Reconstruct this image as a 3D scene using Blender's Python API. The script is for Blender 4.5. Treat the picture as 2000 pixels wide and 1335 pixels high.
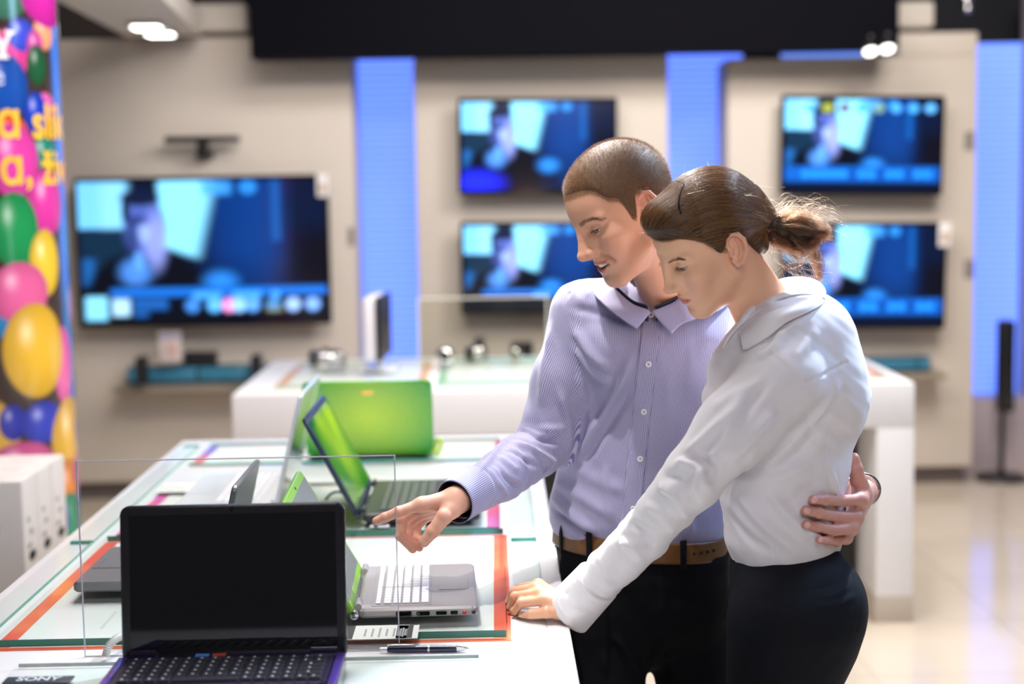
import bpy, bmesh, math, random
import numpy as np
from mathutils import Vector, Matrix
from mathutils.bvhtree import BVHTree
for _o in list(bpy.data.objects): bpy.data.objects.remove(_o)
SC = bpy.context.scene
COL = SC.collection
random.seed(7)
# ---------------------------------------------------------------- camera
F = 3000.0                                   # focal length in pixels of the 2000 x 1335 frame
CAMP = np.array([0.0, 0.0, 1.6])
_y = np.array([(961-1000)/F, -(356-667.5)/F, -1.0]); _y /= np.linalg.norm(_y)
_x = np.array([1.0, 0.018, 0.0]); _x[2] = -(_x[0]*_y[0]+_x[1]*_y[1])/_y[2]; _x /= np.linalg.norm(_x)
_z = np.cross(_x, _y)
CAMR = np.stack([_x, _y, _z])                # columns: camera right, up, back in world axes
cam = bpy.data.cameras.new('camera'); camo = bpy.data.objects.new('camera', cam); COL.objects.link(camo)
cam.sensor_width = 36.0; cam.sensor_fit = 'HORIZONTAL'; cam.lens = F/2000*36
M4 = Matrix.Identity(4)
for i in range(3):
    for j in range(3): M4[i][j] = CAMR[i][j]
    M4[i][3] = CAMP[i]
camo.matrix_world = M4
cam.clip_start = 0.05; cam.clip_end = 60
cam.dof.use_dof = True; cam.dof.focus_distance = 2.58; cam.dof.aperture_fstop = 2.0; cam.dof.aperture_blades = 0
SC.camera = camo
def ray(px, py):
    d = CAMR @ np.array([(px-1000)/F, -(py-667.5)/F, -1.0]); return d
def P(px, py, Y):                            # the point seen at a pixel at distance Y along the room
    d = ray(px, py); return Vector(CAMP + d*(Y/d[1]))
def PZ(px, py, z):                           # the point seen at a pixel at height z
    d = ray(px, py); return Vector(CAMP + d*((z-CAMP[2])/d[2]))
def proj(p):
    q = CAMR.T @ (np.array(p)-CAMP); return (1000+F*q[0]/-q[2], 667.5-F*q[1]/-q[2])
# ---------------------------------------------------------------- world, lights, exposure
SC.view_settings.view_transform = 'Standard'; SC.view_settings.look = 'None'
SC.view_settings.gamma = 1.0; SC.view_settings.use_curve_mapping = False
SC.view_settings.exposure = 0.0
W = bpy.data.worlds.new('world'); SC.world = W; W.use_nodes = True
W.node_tree.nodes['Background'].inputs[0].default_value = (1.0, 0.97, 0.97, 1)
W.node_tree.nodes['Background'].inputs[1].default_value = 0.10
def area(name, loc, target, size, energy, color=(1, 1, 1), size_y=None, spread=math.pi):
    l = bpy.data.lights.new(name, 'AREA'); l.energy = energy; l.color = color; l.size = size
    if size_y: l.shape = 'RECTANGLE'; l.size_y = size_y
    l.spread = spread
    o = bpy.data.objects.new(name, l); COL.objects.link(o); o.location = loc
    o.rotation_euler = (Vector(target)-Vector(loc)).to_track_quat('-Z', 'Y').to_euler(); return o
def spot(name, loc, target, energy, angle, radius=0.04, color=(1, 1, 1), blend=0.5):
    l = bpy.data.lights.new(name, 'SPOT'); l.energy = energy; l.color = color
    l.spot_size = math.radians(angle); l.spot_blend = blend; l.shadow_soft_size = radius
    o = bpy.data.objects.new(name, l); COL.objects.link(o); o.location = loc
    o.rotation_euler = (Vector(target)-Vector(loc)).to_track_quat('-Z', 'Y').to_euler(); return o
spot('key_spot', (-0.12, 4.1, 3.35), (0.42, 2.6, 1.52), 900, 25, 0.04, (1, 0.97, 0.93), 0.35)
spot('chest_spot', (-0.4, 2.3, 3.35), (0.0, 2.72, 1.3), 170, 20, 0.03, (1, 0.96, 0.94), 0.6)
spot('rim_spot', (1.5, 3.7, 3.2), (0.5, 2.55, 1.3), 480, 36, 0.06, (0.72, 0.84, 1.0))
area('table_light', (-0.45, 3.4, 3.3), (-0.45, 3.2, 0.87), 0.9, 72, (1, 0.97, 0.95), 2.0)
area('front_fill', (0.5, -0.3, 3.0), (0.4, 2.8, 1.0), 1.6, 32, (1, 0.95, 1.0), 1.0)  # added soft fill above and behind the camera
area('blue_side_light', (2.1, 2.9, 2.9), (0.55, 2.5, 1.3), 0.7, 42, (0.4, 0.62, 1.0), 1.2)  # soft blue lamp at upper right, set apart from the blue panels
area('back_table_light', (0.3, 5.7, 3.3), (0.3, 5.7, 0.87), 2.2, 60, (1, 0.97, 0.94), 0.7)
area('wall_wash', (0.2, 4.3, 3.3), (0.2, 8.0, 1.4), 5.0, 88, (1, 0.88, 0.77), 0.5)
area('floor_light', (1.9, 5.2, 3.3), (2.0, 6.2, 0), 0.8, 78, (1, 0.94, 0.88), 0.8)
# ---------------------------------------------------------------- materials
MATS = {}
def mat(name, col, rough=0.5, metal=0.0, spec=0.5, emit=None, estr=1.0, bump=0.0, bscale=200.0, var=0.0, vscale=8.0, coat=0.0, sss=0.0, attr=None, sheen=0.0, aniso=0.0):
    if name in MATS: return MATS[name]
    m = bpy.data.materials.new(name); m.use_nodes = True; nt = m.node_tree; b = nt.nodes['Principled BSDF']
    b.inputs['Base Color'].default_value = (*col, 1); b.inputs['Roughness'].default_value = rough
    b.inputs['Metallic'].default_value = metal; b.inputs['Specular IOR Level'].default_value = spec
    b.inputs['Coat Weight'].default_value = coat; b.inputs['Coat Roughness'].default_value = 0.05
    b.inputs['Sheen Weight'].default_value = sheen
    if sss:
        b.inputs['Subsurface Weight'].default_value = sss; b.inputs['Subsurface Radius'].default_value = (1.0, 0.35, 0.2)
        b.inputs['Subsurface Scale'].default_value = 0.006
    src = None
    if attr:
        a = nt.nodes.new('ShaderNodeAttribute'); a.attribute_name = attr; src = a.outputs['Color']
    if var:
        tc = nt.nodes.new('ShaderNodeTexCoord'); n = nt.nodes.new('ShaderNodeTexNoise')
        n.inputs['Scale'].default_value = vscale; n.inputs['Detail'].default_value = 5
        nt.links.new(tc.outputs['Object'], n.inputs['Vector'])
        mx = nt.nodes.new('ShaderNodeMix'); mx.data_type = 'RGBA'; mx.blend_type = 'MULTIPLY'
        r = nt.nodes.new('ShaderNodeValToRGB'); r.color_ramp.elements[0].color = (1-var,)*3+(1,); r.color_ramp.elements[1].color = (1, 1, 1, 1)
        r.color_ramp.elements[0].position = 0.3; r.color_ramp.elements[1].position = 0.7
        nt.links.new(n.outputs['Fac'], r.inputs['Fac']); mx.inputs['Factor'].default_value = 1
        if src: nt.links.new(src, mx.inputs['A'])
        else: mx.inputs['A'].default_value = (*col, 1)
        nt.links.new(r.outputs['Color'], mx.inputs['B']); src = mx.outputs['Result']
    if src: nt.links.new(src, b.inputs['Base Color'])
    if bump:
        tc = nt.nodes.new('ShaderNodeTexCoord'); n = nt.nodes.new('ShaderNodeTexNoise'); n.inputs['Scale'].default_value = bscale
        n.inputs['Detail'].default_value = 3
        nt.links.new(tc.outputs['Object'], n.inputs['Vector'])
        bp = nt.nodes.new('ShaderNodeBump'); bp.inputs['Strength'].default_value = bump; bp.inputs['Distance'].default_value = 0.002
        nt.links.new(n.outputs['Fac'], bp.inputs['Height']); nt.links.new(bp.outputs['Normal'], b.inputs['Normal'])
    if emit is not None:
        if emit == 'attr':
            nt.links.new(src, b.inputs['Emission Color'])
        else: b.inputs['Emission Color'].default_value = (*emit, 1)
        b.inputs['Emission Strength'].default_value = estr
    MATS[name] = m; return m
def glassmat(name, tint=(0.97, 1, 0.985), rough=0.02, refl=1.0):
    if name in MATS: return MATS[name]
    m = bpy.data.materials.new(name); m.use_nodes = True; nt = m.node_tree; nt.nodes.clear()
    out = nt.nodes.new('ShaderNodeOutputMaterial'); tr = nt.nodes.new('ShaderNodeBsdfTransparent'); gl = nt.nodes.new('ShaderNodeBsdfGlossy')
    tr.inputs['Color'].default_value = (*tint, 1); gl.inputs['Roughness'].default_value = rough
    fr = nt.nodes.new('ShaderNodeFresnel'); fr.inputs['IOR'].default_value = 1.3
    mu = nt.nodes.new('ShaderNodeMath'); mu.operation = 'MULTIPLY'; mu.inputs[1].default_value = refl
    ge = nt.nodes.new('ShaderNodeNewGeometry'); sb = nt.nodes.new('ShaderNodeMath'); sb.operation = 'SUBTRACT'; sb.inputs[0].default_value = 1.0; nt.links.new(ge.outputs['Backfacing'], sb.inputs[1])
    m2 = nt.nodes.new('ShaderNodeMath'); m2.operation = 'MULTIPLY'; nt.links.new(mu.outputs[0], m2.inputs[0]); nt.links.new(sb.outputs[0], m2.inputs[1])
    mx = nt.nodes.new('ShaderNodeMixShader'); nt.links.new(fr.outputs[0], mu.inputs[0]); nt.links.new(m2.outputs[0], mx.inputs[0])
    nt.links.new(tr.outputs[0], mx.inputs[1]); nt.links.new(gl.outputs[0], mx.inputs[2]); nt.links.new(mx.outputs[0], out.inputs[0])
    MATS[name] = m; return m
# ---------------------------------------------------------------- object helpers
def link(name, me, mats, parent=None, smooth=None):
    o = bpy.data.objects.new(name, me); COL.objects.link(o)
    for m in (mats if isinstance(mats, (list, tuple)) else [mats]): me.materials.append(m)
    if parent is not None: o.parent = parent
    if smooth is not None:
        me.shade_smooth()
        if smooth < 3.1: me.set_sharp_from_angle(angle=smooth)
    return o
def obj(name, bm, mats, parent=None, smooth=0.6):
    me = bpy.data.meshes.new(name); bm.normal_update(); bm.to_mesh(me); bm.free(); return link(name, me, mats, parent, smooth)
def thing(name, label, cat, loc=(0, 0, 0), rz=0.0, group=None):
    o = bpy.data.objects.new(name, None); COL.objects.link(o); o.location = loc; o.rotation_euler = (0, 0, rz); o.empty_display_size = 0.05
    return tag(o, label, cat, group)
def tag(o, label, cat, group=None, kind=None):
    o['label'] = label; o['category'] = cat
    if group: o['group'] = group
    if kind: o['kind'] = kind
    return o
def struct(o): o['kind'] = 'structure'; return o
def B(): return bmesh.new()
def box(bm, c, s, r=0.0, seg=2, mi=0, rot=None):
    """box of size s centred on c, edges rounded by r"""
    ret = bmesh.ops.create_cube(bm, size=1.0, matrix=Matrix.Diagonal((*s, 1)))
    vs = ret['verts']; es = list({e for v in vs for e in v.link_edges})
    fs = {f for v in vs for f in v.link_faces}
    if r > 0:
        g = bmesh.ops.bevel(bm, geom=es, offset=min(r, min(s)*0.49), segments=seg, affect='EDGES', profile=0.5)
        fs = set(g['faces']) | {f for f in fs if f.is_valid}; vs = list({v for f in fs for v in f.verts})
    Mx = Matrix.Translation(c)
    if rot is not None: Mx = Mx @ (rot.to_4x4() if not isinstance(rot, (tuple, list)) else Matrix.Rotation(rot[2], 4, 'Z') @ Matrix.Rotation(rot[1], 4, 'Y') @ Matrix.Rotation(rot[0], 4, 'X'))
    for v in vs: v.co = Mx @ v.co
    for f in fs:
        if f.is_valid: f.material_index = mi
    return fs
def rslab(bm, c, sx, sy, h, rc, re=0.0, seg=6, mi=0, M=None):
    """slab with rounded corners in plan (rc) and softened rims (re)"""
    ring = []
    for (ox, oy, a0) in ((1, 1, 0), (-1, 1, 90), (-1, -1, 180), (1, -1, 270)):
        for k in range(seg+1):
            a = math.radians(a0+90*k/seg); ring.append((ox*(sx/2-rc), oy*(sy/2-rc), math.cos(a), math.sin(a)))
    prof = [(-re, 0.0), (0.0, re), (0.0, h-re), (-re, h)] if re > 0 else [(0.0, 0.0), (0.0, h)]
    M = M or Matrix.Identity(4); rows = []
    for off, z in prof:
        rows.append([bm.verts.new(M @ Vector((c[0]+x+ca*max(rc+off, 1e-5), c[1]+y+sa*max(rc+off, 1e-5), c[2]+z))) for x, y, ca, sa in ring])
    n = len(ring); fs = []
    for a, b in zip(rows, rows[1:]):
        for i in range(n): fs.append(bm.faces.new((a[i], a[(i+1) % n], b[(i+1) % n], b[i])))
    fs.append(bm.faces.new(rows[-1])); fs.append(bm.faces.new(rows[0][::-1]))
    for f in fs: f.material_index = mi
    return fs
def lathe(bm, prof, seg=32, M=None, mi=0):
    M = M or Matrix.Identity(4); rows = []
    for r, z in prof:
        if r < 1e-6: rows.append([bm.verts.new(M @ Vector((0, 0, z)))])
        else: rows.append([bm.verts.new(M @ Vector((r*math.cos(2*math.pi*k/seg), r*math.sin(2*math.pi*k/seg), z))) for k in range(seg)])
    for a, b in zip(rows, rows[1:]):
        for i in range(seg):
            j = (i+1) % seg
            q = [a[i % len(a)], a[j % len(a)], b[j % len(b)], b[i % len(b)]]
            u = []
            for v in q:
                if v not in u: u.append(v)
            if len(u) >= 3: bm.faces.new(u).material_index = mi
def tube(bm, pts, r, seg=10, mi=0, closed=False):
    pts = [Vector(p) for p in pts]; n = len(pts); rr = r if isinstance(r, (list, tuple)) else [r]*n
    rows = []; ref = None
    for i, p in enumerate(pts):
        t = (pts[min(i+1, n-1)]-pts[max(i-1, 0)]).normalized()
        if ref is None: ref = t.orthogonal().normalized()
        ref = (ref-t*ref.dot(t)).normalized(); s = t.cross(ref)
        rows.append([bm.verts.new(p+(ref*math.cos(2*math.pi*k/seg)+s*math.sin(2*math.pi*k/seg))*rr[i]) for k in range(seg)])
    for a, b in zip(rows, rows[1:]):
        for i in range(seg): bm.faces.new((a[i], a[(i+1) % seg], b[(i+1) % seg], b[i])).material_index = mi
    if not closed:
        bm.faces.new(rows[0][::-1]).material_index = mi; bm.faces.new(rows[-1]).material_index = mi
def quad(bm, a, b, c, d, mi=0):
    f = bm.faces.new([bm.verts.new(Vector(p)) for p in (a, b, c, d)]); f.material_index = mi; return f
def copy_tree(o, parent=None):
    c = o.copy(); COL.objects.link(c)
    if parent is not None: c.parent = parent
    for ch in list(o.children): copy_tree(ch, c)
    return c
def text_mesh(s, size, thick=0.0, bold=0.0, align='CENTER'):
    cu = bpy.data.curves.new('writing', 'FONT'); cu.body = s; cu.size = size; cu.offset = bold; cu.extrude = thick
    cu.align_x = align; cu.align_y = 'CENTER'; cu.resolution_u = 4
    o = bpy.data.objects.new('writing', cu); COL.objects.link(o)
    dg = bpy.context.evaluated_depsgraph_get(); me = bpy.data.meshes.new_from_object(o.evaluated_get(dg))
    bpy.data.objects.remove(o); bpy.data.curves.remove(cu); return me
def lin(r, g, b):                            # sRGB 0-255 to linear
    f = lambda c: (c/255)/12.92 if c <= 10 else ((c/255+0.055)/1.055)**2.4
    return (f(r), f(g), f(b))
def grid_mesh(name, nu, nv, pos, colf, mats, parent=None, cname='Col', flip=False):
    """a sheet sampled nu x nv: pos(u,v)->points, colf(u,v)->linear rgb, both on arrays"""
    u, v = np.meshgrid(np.linspace(0, 1, nu), np.linspace(0, 1, nv)); u = u.ravel(); v = v.ravel()
    p = pos(u, v); me = bpy.data.meshes.new(name)
    i = np.arange((nu-1)*(nv-1)); r, c = i//(nu-1), i % (nu-1); a = r*nu+c
    q = np.stack([a, a+1, a+nu+1, a+nu], 1)
    if flip: q = q[:, ::-1]
    me.from_pydata(p.tolist(), [], q.tolist())
    ca = me.color_attributes.new(cname, 'FLOAT_COLOR', 'POINT'); rgb = colf(u, v)
    ca.data.foreach_set('color', np.concatenate([rgb, np.ones((len(u), 1))], 1).astype(np.float32).ravel())
    return link(name, me, mats, parent, 3.14)
def sstep(a, b, x): t = np.clip((x-a)/(b-a), 0, 1); return t*t*(3-2*t)
# ================================================================= the room
T = 0.87
m_floor = mat('polished_floor_tile', lin(222, 208, 190), 0.12, spec=0.6, var=0.06, vscale=3)
m_cream = mat('cream_wall_panel', lin(212, 201, 190), 0.5, spec=0.3, var=0.03, vscale=2)
m_darkwall = mat('dark_wall_paint', (0.006, 0.006, 0.011), 0.6)
m_header = mat('black_matt_header', (0.003, 0.003, 0.006), 0.8, spec=0.1)
m_skirt = mat('brown_grey_skirting', lin(120, 110, 108), 0.4)
m_white = mat('white_laminate', lin(236, 234, 234), 0.3, spec=0.5, var=0.02, vscale=3)
m_ceil = mat('white_ceiling_board', lin(214, 205, 196), 0.6)
m_brown = mat('brown_ceiling_paint', lin(70, 60, 56), 0.7)
m_black = mat('black_plastic', (0.008, 0.008, 0.01), 0.35)
m_black_gloss = mat('black_gloss_plastic', (0.004, 0.004, 0.006), 0.08, coat=0.3)
m_dark = mat('dark_grey_plastic', (0.03, 0.03, 0.035), 0.4)
m_chrome = mat('brushed_metal', (0.7, 0.7, 0.72), 0.22, 1.0)
m_cabinet = mat('dark_cabinet_laminate', (0.02, 0.018, 0.017), 0.5)  # the cabinets' own dark laminate
YW = 7.8
bm = B(); box(bm, (0, 5, -0.05), (16, 14, 0.1))
fl = struct(obj('floor', bm, m_floor))
nt = m_floor.node_tree; bs = nt.nodes['Principled BSDF']           # tile joints
tc = nt.nodes.new('ShaderNodeTexCoord'); br = nt.nodes.new('ShaderNodeTexBrick'); br.offset = 0
br.inputs['Scale'].default_value = 1.0; br.inputs['Brick Width'].default_value = 0.6; br.inputs['Row Height'].default_value = 0.6
br.inputs['Mortar Size'].default_value = 0.003; br.inputs['Color1'].default_value = (1, 1, 1, 1); br.inputs['Color2'].default_value = (0.97, 0.97, 0.97, 1); br.inputs['Mortar'].default_value = (0.72, 0.7, 0.68, 1)
nt.links.new(tc.outputs['Object'], br.inputs['Vector'])
mx = nt.nodes.new('ShaderNodeMix'); mx.data_type = 'RGBA'; mx.blend_type = 'MULTIPLY'; mx.inputs['Factor'].default_value = 1
old = bs.inputs['Base Color'].links[0].from_socket; nt.links.new(old, mx.inputs['A']); nt.links.new(br.outputs['Color'], mx.inputs['B']); nt.links.new(mx.outputs['Result'], bs.inputs['Base Color'])
bm = B(); box(bm, (0, 9.0, 1.7), (16, 0.1, 3.4)); struct(obj('wall_back', bm, m_darkwall))
bm = B(); box(bm, (0, 5, 3.45), (16, 14, 0.1)); struct(obj('ceiling', bm, m_darkwall))
def xa(px, Y, py=500): return P(px, py, Y).x
def za(py, Y, px=1000): return P(px, py, Y).z
def panel(name, x0, x1, ztop, z0=0.1, y=YW, d=0.35):
    bm = B(); box(bm, ((x0+x1)/2, y+d/2, (ztop+z0)/2), (x1-x0, d, ztop-z0), 0.012)
    return struct(obj(name, bm, m_cream))
pl = [panel('wall_panel_west', xa(128, YW)-0.9, xa(697, YW), za(74, YW, 300)), panel('wall_panel_riser', xa(1752, YW), xa(1905, YW), za(63, YW, 1800), za(113, YW, 1600)),
      panel('wall_panel_middle', xa(815, YW), xa(1307, YW), za(112, YW, 1000)),
      panel('wall_panel_east', xa(1421, YW), xa(1905, YW), za(112, YW, 1600))]
for i, (a, b) in enumerate(((xa(128, YW)-0.9, xa(697, YW)), (xa(815, YW), xa(1307, YW)), (xa(1421, YW), xa(1905, YW)))):
    bm = B(); box(bm, ((a+b)/2, YW+0.24, 0.05), (b-a-0.08, 0.3, 0.1)); struct(obj('baseboard_'+('west', 'middle', 'east')[i], bm, m_skirt))
# backlit blue slatted panels in the gaps
def blue_panel(name, x0, x1, z0, z1, y, label):
    m = MATS.get('blue_backlit_louvre')
    if m is None:
        m = mat('blue_backlit_louvre', lin(120, 150, 255), 0.4, emit=lin(112, 150, 255), estr=1.0); nt = m.node_tree; b = nt.nodes['Principled BSDF']
        tc = nt.nodes.new('ShaderNodeTexCoord'); wv = nt.nodes.new('ShaderNodeTexWave'); wv.bands_direction = 'Z'; wv.inputs['Scale'].default_value = 9.0
        rp = nt.nodes.new('ShaderNodeValToRGB'); rp.color_ramp.elements[0].color = (*lin(88, 128, 250), 1); rp.color_ramp.elements[1].color = (*lin(128, 165, 255), 1)
        nt.links.new(tc.outputs['Object'], wv.inputs['Vector']); nt.links.new(wv.outputs['Fac'], rp.inputs['Fac']); nt.links.new(rp.outputs['Color'], b.inputs['Emission Color'])
    t = thing(name, label, 'light panel', ((x0+x1)/2, y, z0))
    h = (z1-z0)/4
    for k in range(4):
        bm = B(); n = 26
        for j in range(n): box(bm, (0, 0, k*h+(j+0.5)*h/n), (x1-x0, 0.03, h/n*0.93), 0.004, 1)
        obj('louvre_section', bm, m, t)
    bm = B(); box(bm, (0, 0.03, (z1-z0)/2), (x1-x0, 0.02, z1-z0)); obj('back_plate', bm, mat('blue_back_plate', lin(60, 90, 220), 0.5, emit=lin(80, 120, 250), estr=0.7), t)
    return t
YB = 8.35
blue_panel('backlit_louvre', xa(660, YB), xa(840, YB), 0.0, za(92, YB, 750), YB, 'tall blue backlit louvre in the gap beside the large television wall')
blue_panel('backlit_louvre', xa(1280, YB), xa(1450, YB), 0.0, za(92, YB, 1350), YB, "tall blue backlit louvre rising behind the couple's heads")
blue_panel('backlit_louvre', xa(1890, YB), xa(1990, YB), 0.4, za(84, YB, 1950), YB, 'tall blue backlit louvre behind the floor speaker')
bm = B(); box(bm, (xa(2120, YB), YB-0.05, 1.4), (xa(2240, YB)-xa(1998, YB), 0.3, 2.4), 0.01); struct(obj('wall_panel_corner', bm, m_cream))
tag(obj('blue_light_strip', (lambda b: (box(b, (xa(1610, 8.0), 8.0, za(112, YW, 1600)+0.03), (0.45, 0.04, 0.06)), b)[1])(B()), MATS['blue_backlit_louvre']), 'short blue light strip above the television wall at the right', 'light strip')
tag(obj('blue_light_strip', (lambda b: (box(b, (xa(975, 8.0), 8.0, za(112, YW, 1000)+0.025), (0.4, 0.04, 0.05)), b)[1])(B()), MATS['blue_backlit_louvre']), 'short blue light strip above the upper television in the middle', 'light strip')
# header and ceiling pieces
YH = 7.45; bm = B()
box(bm, ((xa(503, YH)+xa(1752, YH))/2, YH+0.1, (za(106, YH)+3.4)/2), (xa(1752, YH)-xa(503, YH), 0.2, 3.4-za(106, YH)), 0.006); struct(obj('trim_1', bm, m_header))
# sloping white soffit with its two square downlights, and the short beams
def slab(pts, h):
    bm = B(); lo = [bm.verts.new(p) for p in pts]; hi = [bm.verts.new(p+Vector((0, 0, h))) for p in pts]; n = len(pts)
    bm.faces.new(lo[::-1]); bm.faces.new(hi)
    for i in range(n): bm.faces.new((lo[i], lo[(i+1) % n], hi[(i+1) % n], hi[i]))
    bmesh.ops.recalc_face_normals(bm, faces=bm.faces); return bm
ZS = za(72, 7.7, 250)
far_l, far_r = PZ(250, 73, ZS), PZ(392, 70, ZS)
near_l, near_r = PZ(60, -26, ZS), PZ(290, -30, ZS)
struct(obj('trim_2', slab([far_l, far_r, near_r, near_l], 0.12), m_ceil))
bm = B(); a = P(380, 62, 7.75); b = P(482, 57, 7.75); box(bm, ((a.x+b.x)/2, 7.95, a.z+0.07), (b.x-a.x, 0.4, 0.14), 0.02); struct(obj('trim_3', bm, m_ceil))
bm = B(); a = P(1754, 52, 7.75); b = P(1826, 50, 7.75); box(bm, ((a.x+b.x)/2, 7.95, a.z+0.06), (b.x-a.x, 0.4, 0.13), 0.02); struct(obj('trim_4', bm, m_ceil))
bm = B(); box(bm, (xa(100, 8.6)-0.6, 8.7, 2.6), (2.2, 0.1, 0.9)); struct(obj('wall_west_upper', bm, m_brown))
m_lamp = mat('lit_lamp_glass', (1, 1, 1), 0.3, emit=(1, 0.97, 0.92), estr=9)
for (px, py), lab in (((286, 44), 'square lit downlight, farther of two in the white soffit'), ((312, 58), 'square lit downlight, nearer the wall in the white soffit')):
    c = PZ(px, py, ZS-0.004); t = thing('ceiling_downlight', lab, 'ceiling light', c, 0.0, 'soffit downlights')
    bm = B(); box(bm, (0, 0, -0.006), (0.15, 0.15, 0.018), 0.004); box(bm, (0, 0, -0.012), (0.13, 0.13, 0.02)); obj('frame', bm, m_chrome, t)
    bm = B(); box(bm, (0, 0, -0.022), (0.115, 0.115, 0.012), 0.003); obj('lamp', bm, m_lamp, t)
# glowing discs added to stand for glints in the header's underside
for (px, py), lab in (((1700, 99), 'small glowing disc standing for a glint under the header, farther from its end'), ((1733, 94), 'small glowing disc standing for a glint under the header, at its end')):
    c = P(px, py, 7.3); t = thing('header_glint', lab, 'glint', c, 0, 'header glints')
    bm = B(); lathe(bm, [(0.0, 0.05), (0.035, 0.05), (0.042, 0.0), (0.036, -0.01), (0.03, -0.004)], 24, Matrix.Rotation(math.radians(-35), 4, 'X')); obj('housing', bm, m_black, t)
    bm = B(); lathe(bm, [(0.0, -0.012), (0.02, -0.011), (0.032, -0.004), (0.0, 0.0)], 24, Matrix.Rotation(math.radians(-35), 4, 'X')); obj('lamp', bm, mat('header_glint_glow', (1, 1, 1), 0.3, emit=(1, 0.95, 0.88), estr=5), t)
    bm = B(); box(bm, (0, 0.05, 0.06), (0.02, 0.14, 0.02), 0.003); obj('bracket', bm, m_black, t)
bm = B(); c = P(1890, 6, 7.9); box(bm, c+Vector((0, 0, 0.02)), (0.04, 0.04, 0.05), 0.01); box(bm, c+Vector((0, 0, 0.07)), (0.09, 0.03, 0.02), 0.005); lathe(bm, [(0, -0.05), (0.015, -0.045), (0.02, -0.02), (0.012, 0)], 16, Matrix.Translation(c)); tag(obj('sprinkler_head', bm, m_chrome), 'small metal sprinkler head above the panels near the corner', 'sprinkler')
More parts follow.
